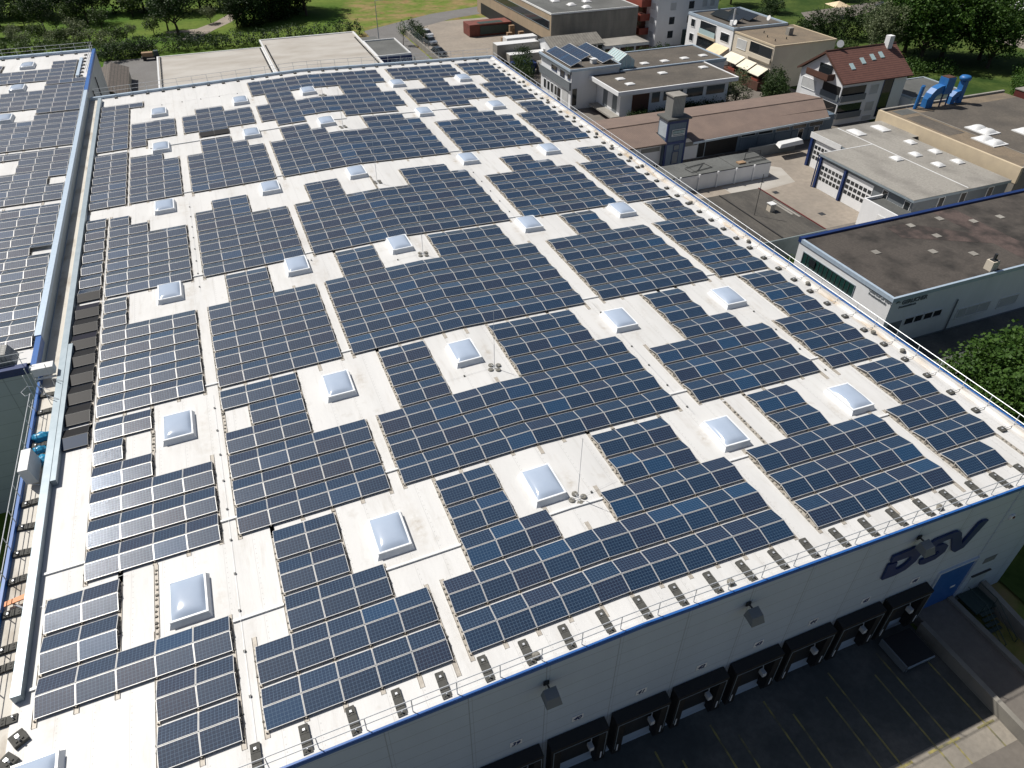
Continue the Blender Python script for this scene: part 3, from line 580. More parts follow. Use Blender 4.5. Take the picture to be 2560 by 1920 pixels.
# strip: (u of the left edge, {band: {row: [columns]}})
STRIPS = {
 'leftmost panel block': (-3.95, [
   {0: [2, 3], 1: [2, 3], 2: [-1, 0, 1, 2, 3], 3: [-1, 0], 4: [-1, 0]},
   {0: ALL(4), 1: ALL(4), 2: ALL(4), 3: [0, 1], 4: [0], 5: [0, 1]},
   {0: ALL(4), 1: ALL(4), 2: ALL(4), 3: ALL(4), 4: ALL(4), 5: [0], 6: [0]},
   {0: ALL(4), 1: ALL(4), 2: ALL(4), 3: ALL(4), 4: ALL(4), 5: [0, 1], 6: [0]},
   {}, {}]),
 'far left panel block': (-2.30, [{}, {}, {}, {},
   {0: ALL(3), 1: ALL(3), 2: ALL(3), 3: ALL(3), 4: ALL(3), 5: [0, 1]},
   {0: [0], 1: ALL(3), 2: ALL(3), 3: ALL(3)}]),
 'gutter-side panel row': (-5.96, [{}, {5: [0]}, {r: [0] for r in range(7)}, {r: [0] for r in range(7)},
   {r: [0, 1] for r in range(7)}, {**{r: [0, 1] for r in range(7)}, 7: [0, 1, 2]}]),
 'second panel block': (3.62, [
   {0: ALL(5), 1: ALL(5), 2: [1, 2, 3], 3: [1, 2], 4: [1, 2]},
   {0: ALL(5), 1: ALL(5), 2: ALL(5), 3: [0, 1, 2], 4: [1, 2], 5: [0, 1, 2]},
   {0: ALL(5), 1: ALL(5), 2: ALL(5), 3: ALL(5), 4: ALL(5), 5: [1, 2], 6: [1, 2]},
   {0: ALL(5), 1: ALL(5), 2: ALL(5), 3: ALL(5), 4: ALL(5), 5: [0, 1, 2], 6: [1, 2]},
   {0: ALL(5), 1: ALL(5), 2: ALL(5), 3: ALL(5), 4: ALL(5), 5: [1, 2, 3], 6: [1, 2]},
   {0: [1, 2], 1: ALL(5), 2: ALL(5), 3: ALL(5), 4: [1, 2]}]),
 'wide middle panel block': (12.70, [
   {0: ALL(11), 1: ALL(11), 2: [1, 2, 3, 6, 7, 8, 9, 10], 3: [1, 2, 7, 8, 9], 4: [1, 2, 7, 8, 9]},
   {0: ALL(11), 1: ALL(11), 2: ALL(11), 3: [1, 2, 6, 7, 8, 9, 10], 4: [1, 2, 6, 7, 8, 9], 5: [1, 2, 6, 7, 8, 9]},
   {0: ALL(11), 1: ALL(11), 2: ALL(11), 3: ALL(11), 4: ALL(11), 5: [1, 2, 6, 7, 8, 9], 6: [1, 2, 6, 7, 8, 9]},
   {0: ALL(11), 1: ALL(11), 2: ALL(11), 3: ALL(11), 4: ALL(11), 5: [1, 2, 7, 8, 9, 10], 6: [1, 2, 7, 8, 9]},
   {0: ALL(11), 1: ALL(11), 2: ALL(11), 3: ALL(11), 4: ALL(11), 5: [1, 2, 3, 7, 8, 9, 10], 6: [1, 2, 7, 8, 9]},
   {0: [1, 2, 6, 7, 8, 9], 1: ALL(11), 2: ALL(11), 3: ALL(11), 4: [1, 2, 7, 8, 9, ], 5: [1, 2, 7, 8, 9], 6: ALL(11), 7: ALL(11), 8: ALL(11)}]),
 'fourth panel block': (32.45, [
   {0: ALL(6), 1: ALL(6), 2: ALL(6), 3: [2, 3], 4: [2, 3]},
   {0: ALL(6), 1: ALL(6), 2: ALL(6), 3: [2, 3, 4], 4: [2, 3], 5: [2, 3]},
   {0: ALL(6), 1: ALL(6), 2: ALL(6), 3: ALL(6), 4: ALL(6), 5: [2, 3], 6: [2, 3]},
   {0: ALL(6), 1: ALL(6), 2: ALL(6), 3: ALL(6), 4: ALL(6), 5: [2, 3, 4], 6: [2, 3]},
   {0: ALL(6), 1: ALL(6), 2: ALL(6), 3: ALL(6), 4: ALL(6), 5: [2, 3, 4], 6: [2, 3]},
   {0: [2, 3], 1: ALL(6), 2: ALL(6), 3: ALL(6), 4: [2, 3], 5: [2, 3], 6: ALL(6), 7: ALL(6), 8: ALL(6)}]),
 'narrow right-hand panel block': (43.46, [
   {0: [0, 1], 1: ALL(3), 2: ALL(3), 3: [1, 2], 4: [1, 2]},
   {0: ALL(3), 1: ALL(3), 2: ALL(3), 3: [1, 2], 4: [1, 2], 5: [1, 2]},
   {0: ALL(3), 1: ALL(3), 2: ALL(3), 3: ALL(3), 4: ALL(3), 5: [1, 2], 6: [1, 2]},
   {0: ALL(3), 1: ALL(3), 2: ALL(3), 3: ALL(3), 4: ALL(3), 5: [1, 2], 6: [1, 2]},
   {0: ALL(3), 1: ALL(3), 2: ALL(3), 3: ALL(3), 4: ALL(3), 5: [1, 2], 6: [1, 2]},
   {0: [1, 2], 1: ALL(3), 2: ALL(3), 3: ALL(3), 4: [1, 2], 5: [1, 2], 6: ALL(3), 7: ALL(3), 8: ALL(3)}]),
}
HLOW, HTOP = 0.155, 0.342
TILT = math.asin((HTOP-HLOW)/PH)
# panel prototype: laminate with cell UVs, frame, back sheet folded into the frame mesh
fw = 0.021
lam_v = [(-PW/2+fw, -PH/2+fw, .002), (PW/2-fw, -PH/2+fw, .002), (PW/2-fw, PH/2-fw, .002), (-PW/2+fw, PH/2-fw, .002)]
fm = MB()
for x0, x1, y0, y1 in ((-PW/2, PW/2, -PH/2, -PH/2+fw), (-PW/2, PW/2, PH/2-fw, PH/2), (-PW/2, -PW/2+fw, -PH/2+fw, PH/2-fw), (PW/2-fw, PW/2, -PH/2+fw, PH/2-fw)):
    fm.box(x0, x1, y0, y1, -.034, .006)
fm.quad((-PW/2+fw, -PH/2+fw, -.02), (PW/2-fw, -PH/2+fw, -.02), (PW/2-fw, PH/2-fw, -.02), (-PW/2+fw, PH/2-fw, -.02))
def lam_mesh(name, m):
    me = bpy.data.meshes.new(name); me.from_pydata(lam_v, [], [(0, 1, 2, 3)]); me.materials.append(m)
    uv = me.uv_layers.new(name='UVMap'); uv.data.foreach_set('uv', [0, 0, 10, 0, 10, 6, 0, 6])
    return me
LAM = {False: lam_mesh('cell_laminate', M['cell']), True: lam_mesh('cell_laminate', M['cellblack'])}
FRM = fm.mesh('frame', M['alu']); FRMB = fm.mesh('frame', M['darkframe'])
PAN = []     # (strip, band, row, col, facing, matrix, black)
def panel_mats(u, b, base, slope):
    out = []
    cyv = PH*math.cos(TILT)
    for facing, v in ((0, b+cyv/2), (1, b+cyv+.035+cyv/2)):
        z = base(u)+(HLOW+HTOP)/2
        Mx = Matrix.Translation((u, v, z)) @ Matrix.Rotation(-slope, 4, 'Y')
        if facing == 1: Mx = Mx @ Matrix.Rotation(math.pi, 4, 'Z')
        out.append((facing, Mx @ Matrix.Rotation(TILT, 4, 'X')))
    return out
for sname, (u0, bands) in STRIPS.items():
    for bi, rows in enumerate(bands):
        b0, pit, _ = BANDS[bi]
        for r, cols in rows.items():
            for c in cols:
                u = u0+PITCH*c+PITCH/2; v = b0+pit*r+.06
                if sname.startswith('gutter') and bi in (2, 3): v = (17.81+2.21*r) if bi == 2 else (33.66+2.24*r)
                sl_ = math.atan(SL) if u < ZR else -math.atan(SL)
                for facing, Mx in panel_mats(u, v, roofz, sl_):
                    blk = (sname.startswith('gutter') and ((bi in (1, 2)) or (bi == 3 and r == 0 and facing == 0))) or (sname.startswith('second') and bi == 5 and r == 0 and facing == 0)
                    PAN.append((sname, bi, r, c, facing, Mx, blk))
LBANDS = [(26.9, 2.135, 12), (53.55, 2.13, 7), (69.3, 2.11, 6), (82.5, 2.11, 6), (95.5, 2.11, 6)]
for bi, (b0, pit, n) in enumerate(LBANDS):
    for r in range(n):
        for c in range(0, 12):
            u = -8.2-PITCH*c-PITCH/2; v = b0+pit*r
            if c == 0 and v > 97.5: continue
            if 3 <= c <= 6 and any(abs(v+1-(sv+1.2)) < 2.5 for sv in (105.3, 93.4, 80.2, 63.3, 44.0)): continue
            if c == 0 and (bi, r) == (1, 2): continue
            for facing, Mx in panel_mats(u, v, lambda q: LZ, 0.0):
                if c == 0 and (bi, r, facing) == (0, 7, 0): continue
                PAN.append(('neighbouring roof', bi, r, c, facing, Mx, False))
def proj_area(Mx):
    d = Mx.translation-CAM; x = d.dot(cx)/d.dot(cf); y = d.dot(cy_)/d.dot(cf)
    if abs(x) > 0.74 or abs(y) > 0.56 or d.dot(cf) < 0: return 0
    return abs(d.normalized().dot(Mx.to_3x3().col[2]))/d.length_squared
order = sorted(range(len(PAN)), key=lambda i: -proj_area(PAN[i][5]))
solo = set(i for i in order[:298])
rowname = lambda bi, r: ORD[1+r+sum(BANDS[k][2] for k in range(bi))]
def panel_root(label, black):
    t = thing('solar_panel', label, 'solar panel', 'solar panels nearest the viewer on the white roof')
    link('cell_laminate', LAM[black], t); link('frame', FRMB if black else FRM, t)
    return t
for i in sorted(solo):
    s, bi, r, c, fc, Mx, blk = PAN[i]
    col = c+2 if s.startswith('leftmost') else c+1
    lab = '%s panel, %s column of the %s, %s tent row from the docks' % (('black' if blk else 'blue')+(' viewer-facing' if fc == 0 else ' rear-facing'), ORD[max(col, 1)], s.replace(' panel', ''), rowname(bi, r))
    t = panel_root(lab, blk); t.matrix_world = Mx
# all other panels, far too many to list, as one mesh
vs, fs, uvs, mi, tint = [], [], [], [], []
fV = np.array(fm.v); lV = np.array(lam_v)
for i, (s, bi, r, c, fc, Mx, blk) in enumerate(PAN):
    if i in solo: continue
    A = np.array(Mx); R3 = A[:3, :3].T; t0 = A[:3, 3]
    o = len(vs); vs += (lV@R3+t0).tolist(); fs.append((o, o+1, o+2, o+3)); uvs += [0, 0, 10, 0, 10, 6, 0, 6]; mi.append(2 if blk else 0); tint.append(rnd.random())
    o = len(vs); vs += (fV@R3+t0).tolist()
    for f in fm.f: fs.append(tuple(q+o for q in f)); uvs += [0, 0]*len(f); mi.append(3 if blk else 1); tint.append(0)
me = bpy.data.meshes.new('solar_panels'); me.from_pydata(vs, [], fs)
for m in (M['cell'], M['alu'], M['cellblack'], M['darkframe']): me.materials.append(m)
me.polygons.foreach_set('material_index', mi)
me.uv_layers.new(name='UVMap').data.foreach_set('uv', uvs)
me.attributes.new('tint', 'FLOAT', 'FACE').data.foreach_set('value', tint)
tag(link('solar_panels', me), 'the many smaller rows of blue solar panels over the rest of both roofs', 'solar panels', None, 'stuff')
print('panels', len(PAN))

# rails, props and ballast under each block
def rocks(mb, x, y, z, s):
    n = 5; pr = [(s*.8, 0), (s, s*.35), (s*.7, s*.7)]
    vs = []
    for rr, zz in pr: vs += [(x+rr*math.cos(2*math.pi*i/n+zz)*rnd.uniform(.8, 1.2), y+rr*math.sin(2*math.pi*i/n+zz)*rnd.uniform(.8, 1.2), z+zz) for i in range(n)]
    fs = [(k*n+i, k*n+(i+1) % n, (k+1)*n+(i+1) % n, (k+1)*n+i) for k in range(2) for i in range(n)]+[tuple(range(2*n, 3*n))]
    mb.add(vs, fs)
def tray(mb, u, va, vb, z):
    """folded sheet rail: flat bottom with two upturned lips, and a rubber mat tongue at both ends"""
    P = [(-.105, .055), (-.10, .055), (-.10, .016), (.10, .016), (.10, .055), (.105, .055), (.105, .006), (-.105, .006)]
    mb.prism([(u+a, z+b) for a, b in P], 1, va, vb)
    return mb
groups = {}
for (s, bi, r, c, fc, Mx, blk) in PAN:
    if fc == 0: groups.setdefault((s, bi), {}).setdefault(c, []).append(r)
bname = ['nearest the docks', 'in the second band', 'in the third band', 'in the fourth band', 'in the fifth band', 'at the far end']
for (s, bi), colsd in groups.items():
    left = s.startswith('neighb')
    b0, pit = (LBANDS[bi] if left else BANDS[bi])[:2]
    if s.startswith('gutter') and bi in (2, 3): b0, pit = ((17.75, 2.21), (33.6, 2.24))[bi-2]
    base = (lambda q: LZ) if left else roofz
    u0 = -8.2 if left else STRIPS[s][0]; sg = -1 if left else 1
    far = bi >= (1 if left else 4)
    bal = MB(); runs_out = []
    cs = sorted(colsd); edges = sorted(set(cs) | set(c+1 for c in cs))
    for e in edges:
        ue = u0+sg*PITCH*e
        rows = sorted(set(colsd.get(e-1, [])) | set(colsd.get(e, [])))
        runs = []
        for r in rows:
            if runs and runs[-1][1] == r-1: runs[-1][1] = r
            else: runs.append([r, r])
        z = base(ue)
        edge_side = (e-1 not in cs) or (e not in cs) or (set(colsd.get(e-1, [])) != set(colsd.get(e, [])))
        for r0, r1 in runs:
            n0 = rnd.uniform(.12, .35); n1 = rnd.uniform(.1, .3)
            if rnd.random() < .25: n0 += .45
            if rnd.random() < .2: n1 += .5
            va, vb = b0+pit*r0-n0, b0+pit*r1+2.0+n1
            rails = tray(MB(), ue, va, vb, z)
            for r in range(r0, r1+1):
                vv = b0+pit*r; top = vv+PH*math.cos(TILT)+.018
                rails.box(ue-.03, ue+.03, top-.025, top+.025, z+.017, z+HTOP-.035)
                rails.box(ue-.03, ue+.03, vv+.01, vv+.05, z+.017, z+HLOW-.035).box(ue-.03, ue+.03, vv+1.91, vv+1.95, z+.017, z+HLOW-.035)
                if edge_side:
                    has_l = r in colsd.get(e-1, []); has_r = r in colsd.get(e, [])
                    if has_l != has_r:
                        out = (-1 if has_r else 1)*sg
                        for k in range(5 if not far else 2):
                            rocks(bal, ue+rnd.uniform(-.05, .05)+.03*out, vv+.25+k*(.36 if not far else .9)+rnd.uniform(-.08, .08), z+.018, rnd.uniform(.05, .085))
            runs_out.append(rails)
    lab = ('mounting rails with stone ballast under the %s %s' % (s.replace(' panel', '').replace('wide ', ''), bname[bi])) if not left else 'mounting rails under the %s panel band of the neighbouring roof' % ORD[bi+1]
    t = thing('mounting_frame', lab, 'mounting frame', 'mounting frames under the solar panels')
    for rl in runs_out: obj('rail', rl, M['rail'], t)
    if bal.v: obj('ballast', bal, M['stone'], t)['kind'] = 'stuff'
spare = (('beside the right-hand block near the corner', 48.45, -6.9, -4.6), ('left of the fourth block behind the nearest right skylight', 34.1, -.2, 4.1), ('by the fourth lightning rod', 21.0, 44.7, 48.2),
         ('left of the nearest left skylight', -.6, -.2, 4.3), ('left of the second block beside the missing panel', 3.62, 13.2, 15.3), ('left of the second skylight from the docks', -.6, 13.2, 15.3))
for lb, u, a, b_ in spare:
    t = thing('spare_rail', 'bare ballast rail without panels '+lb, 'rail', 'bare ballast rails')
    obj('tray', tray(MB(), u, a, b_, roofz(u)), M['rail'], t)
    bal = MB()
    for k in range(int((b_-a)/.33)): rocks(bal, u+rnd.uniform(-.04, .04), a+.2+.33*k+rnd.uniform(-.07, .07), roofz(u)+.018, rnd.uniform(.055, .1))
    obj('ballast', bal, M['stone'], t)['kind'] = 'stuff'

# ------------------------------------------------------------------ railings and their weights
def railing(label, posts, rails_z, along, arm=None):
    t = thing('guard_railing', label, 'railing', 'guard railings round the roofs')
    for p in posts:
        mb = MB().tube(p, (p[0], p[1], p[2]+1.05), .024)
        if arm: mb.path([(p[0], p[1], p[2]+.12), (p[0]+arm[0]*.5, p[1]+arm[1]*.5, p[2]+.10), (p[0]+arm[0], p[1]+arm[1], roofz(p[0]+arm[0])+.08)], .022)
        obj('post', mb, M['steel'], t)
    for dz in rails_z:
        pts = [(p[0], p[1], p[2]+dz) for p in posts]
        ext0 = Vector(pts[0])-(Vector(pts[1])-Vector(pts[0]))*along; ext1 = Vector(pts[-1])+(Vector(pts[-1])-Vector(pts[-2]))*along
        obj('handrail', MB().path([tuple(ext0)]+pts+[tuple(ext1)], .024), M['steel'], t)
    return t
def weight_proto(long):
    t = thing('ballast_weight', 'x', 'ballast weight', 'dark ballast weights at the feet of the roof railings')
    mb = MB(); n = 3 if long else 1; L = .44
    for k in range(n):
        y = (k-(n-1)/2)*L
        mb.prism([(-.2, y-.205), (.2, y-.205), (.2, y+.205), (.14, y+.215), (-.14, y+.215), (-.2, y+.205)], 2, .004, .13+.012*(k % 2))
        for q in (-.08, .08): mb.box(q-.03, q+.03, y-.12, y-.04, .131, .165)
    obj('weight_block', mb, M['weight'], t)
    obj('clamp', MB().tube((0, -.5 if long else -.1, .15), (0, -.5 if long else -.1, .3), .03).box(-.05, .05, (.36 if long else .0), (.46 if long else .1), .146, .17), M['steel'], t)
    return t
# front
posts = [(u+.45, -8.33, roofz(u)+.05) for u in np.arange(3.1, 50, 2.0)]
posts = [(-6.9, -8.33, -.1), (-4.9, -8.33, -.05), (-2.9, -8.33, 0), (-.9, -8.33, .05), (1.3, -8.33, .1)]+posts
railing('galvanised railing along the dock-side roof edge', posts, (.52, 1.03), .5)
w0 = weight_proto(True); k = 0
for u in np.arange(3.1, 50, 2.0):
    k += 1; loc = (u, -7.72, roofz(u)); lab = 'dark slotted ballast weight, %s along the dock-side railing' % ORD[k]
    if k == 1: w0.location = loc; w0['label'] = lab
    else: dup(w0, loc, rnd.uniform(-.05, .05), lab)
# right side
posts = [(50.2, v-.05, -.28) for v in np.arange(-6.4, 89, 2.0)]
railing('galvanised railing along the right-hand roof edge', posts, (.60, 1.05), .4, (-.95, 0))
w1 = weight_proto(False)
for k, v in enumerate(np.arange(-6.4, 87.5, 2.0)):
    loc = (49.22, v-.05, roofz(49.2)); lab = 'small dark ballast weight, %s from the docks along the right railing' % ORD[k+1]
    if k == 0: w1.location = loc; w1['label'] = lab; w1.rotation_euler = (0, 0, math.pi/2)
    else: dup(w1, loc, math.pi/2+rnd.uniform(-.1, .1), lab)
# far edge
posts = [(u, 89.75, roofz(u)+.25) for u in np.arange(-6.4, 50.4, 2.0)]
railing('thin railing along the far roof edge', posts, (.55, 1.05), .3)
for k, u in enumerate(np.arange(-4.4, 48.5, 2.0)):
    dup(w1, (u, 88.9, roofz(u)), rnd.uniform(-.1, .1), 'small dark ballast weight, %s from the left along the far railing' % ORD[k+1])
# left edge, in front of the neighbouring hall
posts = [(-7.62, v, .02) for v in np.arange(-7.9, 22, 2.0)]
railing('galvanised railing along the left roof edge above the gap', posts, (.55, 1.05), .3)
k = 0
for v in (-1.9, .9, 1.95, 4.0, 6.1, 7.9, 9.8, 11.7, 15.7, 16.8, 20.2, 22.0):
    k += 1; dup(w0, (-6.95, v, -.26), math.pi/2+rnd.uniform(-.12, .12), 'dark slotted ballast weight, %s from the near end of the dirty gutter' % ORD[k])
for v, u in ((-3.0, -6.1), (-3.9, -6.4)): 
    dup(w1, (u, v, roofz(u)), rnd.uniform(0, 1), 'loose dark ballast weight on the white roof, %s' % ('stacked farther from the corner' if v > -3.5 else 'nearer the lower left corner'), 1.5)
# neighbouring hall
posts = [(u, 112.8, 1.0) for u in np.arange(-30.4, -7.7, 2.0)]
railing('thin railing at the far end of the neighbouring roof', posts, (.55, 1.05), .3)
posts = [(-7.95, v, .98) for v in np.arange(98, 113, 2.0)]
railing('short railing at the far right corner of the neighbouring roof', posts, (.55, 1.05), .2)
posts = [(u, 24.6, .8) for u in (-16.5, -14.5, -12.5, -10.5, -8.5)]
railing('railing at the near end of the neighbouring roof', posts, (.55, 1.05), .2)
for k, u in enumerate(np.arange(-22.4, -8.5, 2.0)): dup(w1, (u, 111.9, LZ), 0, 'small dark ballast weight, %s from the left on the neighbouring roof end' % ORD[k+1])
for k, v in enumerate(np.arange(98.6, 111.5, 2.0)): dup(w1, (-8.95, v, LZ), 1.57, 'small dark ballast weight, %s along the neighbouring corner railing' % ORD[k+1])

# ------------------------------------------------------------------ lightning rods, conductors, cable ducts
def rod_proto():
    t = thing('lightning_rod', 'x', 'lightning rod', 'tall lightning rods on concrete feet')
    obj('mast', MB().tube((0, 0, .1), (0, 0, 2.0), .022, 6).tube((0, 0, 2.0), (0, 0, 4.6), .012, 5), M['steel'], t)
    obj('tripod', MB().path([(0, .32, .12), (0, -.32, .12)], .018).path([(.34, 0, .12), (-.34, 0, .12)], .018), M['steel'], t)
    for q in range(4):
        a = q*math.pi/2
        obj('concrete_foot', MB().ring([(.17, .004), (.185, .03), (.18, .085), (.12, .105)], .36*math.cos(a), .36*math.sin(a)), M['stone'], t)
    return t
r0 = rod_proto(); k = 0
for u, v in ((21.3, -.27), (21.3, 12.6), (21.35, 29.85), (21.35, 46.3), (21.45, 63.95), (21.45, 77.2)):
    k += 1; lab = 'lightning rod on four concrete feet, %s from the docks along the ridge' % ORD[k]
    if k == 1: r0.location = (u, v, roofz(u)); r0['label'] = lab
    else: dup(r0, (u, v, roofz(u)), .2*k, lab)
def conductor(pts, label):
    t = thing('lightning_conductor', label, 'conductor', 'lightning conductor wires on small holders')
    P3 = [Vector((u, v, roofz(u)+.09)) for u, v in pts]
    obj('wire', MB().path([tuple(p) for p in P3], .006, 4), M['steel'], t)
    for a, b in zip(P3[:-1], P3[1:]):
        n = max(1, int((b-a).length/2.3))
        for q in range(n):
            p = a.lerp(b, (q+.35)/n)
            obj('holder', MB().prism([(p.x-.05, p.y-.05), (p.x+.05, p.y-.05), (p.x+.05, p.y+.05), (p.x-.05, p.y+.05)], 2, roofz(p.x)+.002, roofz(p.x)+.085), M['weight'], t)
conductor([(3.15, -8), (3.15, 17.5)], 'wire on dark holders up the corridor between first and second block')
conductor([(3.15, 31.5), (3.15, 50)], 'wire on dark holders farther up the corridor between first and second block')
conductor([(12.3, 32.5), (12.3, 33.4)], 'short wire on dark holders beside the second skylight column')
conductor([(14.5, 12.35), (21.3, 12.6)], 'wire on dark holders from the second lightning rod leftward')
conductor([(14.5, 29.6), (21.3, 29.85)], 'wire on dark holders from the third lightning rod leftward')
conductor([(21.3, -.27), (24.0, .2)], 'wire on dark holders from the nearest lightning rod rightward')
conductor([(31.5, 3.6), (31.5, 18)], 'wire on dark holders between the middle and fourth blocks')
conductor([(31.6, 32), (31.6, 50)], 'wire on dark holders farther back between middle and fourth blocks')
conductor([(42.9, 3.6), (42.9, 17)], 'wire on dark holders between the fourth and right-hand blocks')
conductor([(-6.0, 3.8), (-2.0, 4.25)], 'wire on dark holders leading off the long cable duct')
conductor([(-2.2, 82.8), (3, 82.9), (12.5, 83.2)], 'wire on dark holders along the far white strip')
def wduct(u0, u1, v, label):
    mb = MB(); pts = [u0]+([ZR] if u0 < ZR < u1 else [])+[u1]
    for p, q in zip(pts[:-1], pts[1:]):
        mb.hexa([(p, v-.07, roofz(p)+.003), (q, v-.07, roofz(q)+.003), (q, v+.07, roofz(q)+.003), (p, v+.07, roofz(p)+.003), (p, v-.07, roofz(p)+.10), (q, v-.07, roofz(q)+.10), (q, v+.07, roofz(q)+.10), (p, v+.07, roofz(p)+.10)])
    tag(obj('white_cable_duct', mb, M['curb']), label, 'cable duct', 'white cable ducts crossing the roof corridors')
wn = 0
for v, spans in ((-.75, [(-6.0, -5.62), (2.8, 5.2), (10.3, 14.3), (19.35, 22.6), (31.0, 32.4), (42.4, 43.4)]), (5.9, [(-6.0, -4.0), (2.75, 3.6), (11.95, 12.7), (30.95, 32.4), (42.4, 43.4)]),
                 (18.6, [(2.75, 3.6), (11.95, 12.7), (30.95, 32.4), (42.4, 43.4)]), (34.2, [(2.75, 3.6), (11.95, 12.7), (30.95, 32.4), (42.4, 43.4)]),
                 (52.2, [(2.75, 3.6), (11.95, 12.7), (30.95, 32.4)]), (66.9, [(-.3, 5.2), (10.3, 14.3), (19.0, 22.5), (29.3, 35.7)])):
    nm = {-.75: 'first', 5.9: 'second', 18.6: 'third', 34.2: 'fourth', 52.2: 'fifth', 66.9: 'sixth'}[v]
    for q, (a, b) in enumerate(spans): wduct(a, b, v, 'white cable duct, %s from the left in the %s crossing from the docks' % (ORD[q+1], nm))
# clutter by the left edge: ventilation box, blue sacks, orange sledge, vent caps
bx = thing('equipment_cabinet', 'tilted white metal cabinet leaning on brackets by the left railing', 'cabinet', loc=(-7.05, 14.1, -.26))
obj('housing', MB().hexa([(-.35, -1.0, .25), (.25, -1.0, .25), (.25, .9, .25), (-.35, .9, .25), (-.45, -1.0, 1.35), (.05, -1.0, 1.35), (.05, .9, 1.35), (-.45, .9, 1.35)]), M['curb'], bx)
for y in (-.9, .75): obj('bracket', MB().path([(-.3, y, .24), (.55, y-.3, .03), (.75, y-.3, .03)], .03), M['steel'], bx)
def sack(x, y, z, s, label):
    bm = bmesh.new(); bmesh.ops.create_icosphere(bm, subdivisions=3, radius=1)
    for v_ in bm.verts:
        n = v_.co.normalized(); f_ = 1+.13*math.sin(7*n.x+3*n.y)+.10*math.sin(9*n.z+5*n.y)
        v_.co = Vector((n.x*s[0]*f_, n.y*s[1]*f_, max(-.25, n.z)*s[2]*f_))
    me = bpy.data.meshes.new('plastic_sack'); bm.to_mesh(me); bm.free(); me.materials.append(M['bagblue'])
    me.polygons.foreach_set('use_smooth', [True]*len(me.polygons))
    o = link('plastic_sack', me, None, (x, y, z)); tag(o, label, 'sack', 'blue sacks in the gutter'); return o
sack(-7.0, 17.35, -.1, (.62, .38, .38), 'large bright blue knotted sack in the dirty gutter')
sack(-7.05, 16.15, -.12, (.4, .3, .3), 'small blue sack between two ballast weights')
sack(-6.8, 15.1, -.1, (.42, .45, .3), 'crumpled blue sack beside the white cabinet')
tr = thing('folding_trestle', 'orange plastic trestle folded on a ballast weight by the gutter', 'trestle', loc=(-6.9, 4.55, -.2))
obj('top_board', MB().hexa([(-.6, -.2, .2), (.45, -.1, .3), (.45, .2, .3), (-.6, .1, .2), (-.6, -.2, .26), (.45, -.1, .36), (.45, .2, .36), (-.6, .1, .26)]), M['orange'], tr)
obj('strut', MB().path([(-.4, .05, .2), (.35, -.6, .06)], .05).path([(.3, .1, .3), (.6, .3, .3)], .04), M['steel'], tr)
def vent(x, y, label, z=None):
    tag(obj('roof_vent', MB().ring([(.16, 0), (.15, .16), (.20, .17), (.17, .25), (.06, .29)], 0, 0), M['stone'], None), label, 'roof vent', 'small round roof vents')
    o = bpy.context.scene.collection.objects[-1]; o.location = (x, y, roofz(x) if z is None else z)
k = 0
for v in (-6.0, 4.4, 7.0, 14.6, 22.6, 31.6, 41.7, 44.3, 48.2, 52.6, 58.8, 66.4, 75.5):
    k += 1; vent(49.85 if k % 3 else 49.6, v, 'small round roof vent, %s from the docks beside the right railing' % ORD[k], roofz(49.4)-.05)
for x, lab in ((15.4, 'left'), (25.9, 'middle'), (39.9, 'right')): vent(x, -8.05, 'round vent at the dock-side edge between ballast weights, %s one' % lab)
# access ladder with white box landing where the two halls meet
ld = thing('roof_ladder', 'caged steel ladder with a white platform where the two halls meet', 'ladder')
for y in (22.6, 23.4): obj('stile', MB().tube((-8.15, y, -6.5), (-8.15, y, 1.3), .03), M['steel'], ld)
for k in range(5): 
    z = -5+1.2*k; obj('hoop', MB().path([(-8.15, 22.6, z), (-8.55, 22.45, z), (-8.85, 23.0, z), (-8.55, 23.55, z), (-8.15, 23.4, z)], .018), M['steel'], ld)
obj('platform', MB().box(-7.9, -6.6, 23.6, 24.3, .35, .95).box(-7.9, -6.6, 23.55, 23.59, .1, .25), M['curb'], ld)
for x, y in ((-7.5, 22.2), (-6.9, 21.0), (-6.8, 23.0)): obj('scaffold_tube', MB().tube((x, y, -.25), (x, y, 1.6), .025).path([(x, y, .5), (x+.7, y-.5, .35)], .02), M['steel'], ld)

# ------------------------------------------------------------------ buildings around
def house(name, label, cat='building'): return thing(name, label, cat)
def panel_y(root, name, m, v, x0, x1, z0, z1, d=.05, frame=None, label=None):
    """a window, door or shutter on a wall that faces the docks side (-y)"""
    o = obj(name, MB().box(x0, x1, v-d, v-.004, z0, z1), m, root, label)
    if frame:
        f = .07; obj('frame', MB().box(x0-f, x1+f, v-d-.03, v-.002, z1, z1+f).box(x0-f, x1+f, v-d-.05, v-.002, z0-f, z0).box(x0-f, x0, v-d-.03, v-.002, z0, z1).box(x1, x1+f, v-d-.03, v-.002, z0, z1), frame, o)
    return o
def panel_x(root, name, m, u, y0, y1, z0, z1, d=.05, frame=None, label=None):
    """the same on a wall that faces the big hall (-x)"""
    o = obj(name, MB().box(u-d, u-.004, y0, y1, z0, z1), m, root, label)
    if frame:
        f = .07; obj('frame', MB().box(u-d-.03, u-.002, y0-f, y1+f, z1, z1+f).box(u-d-.05, u-.002, y0-f, y1+f, z0-f, z0).box(u-d-.03, u-.002, y0-f, y0, z0, z1).box(u-d-.03, u-.002, y1, y1+f, z0, z1), frame, o)
    return o
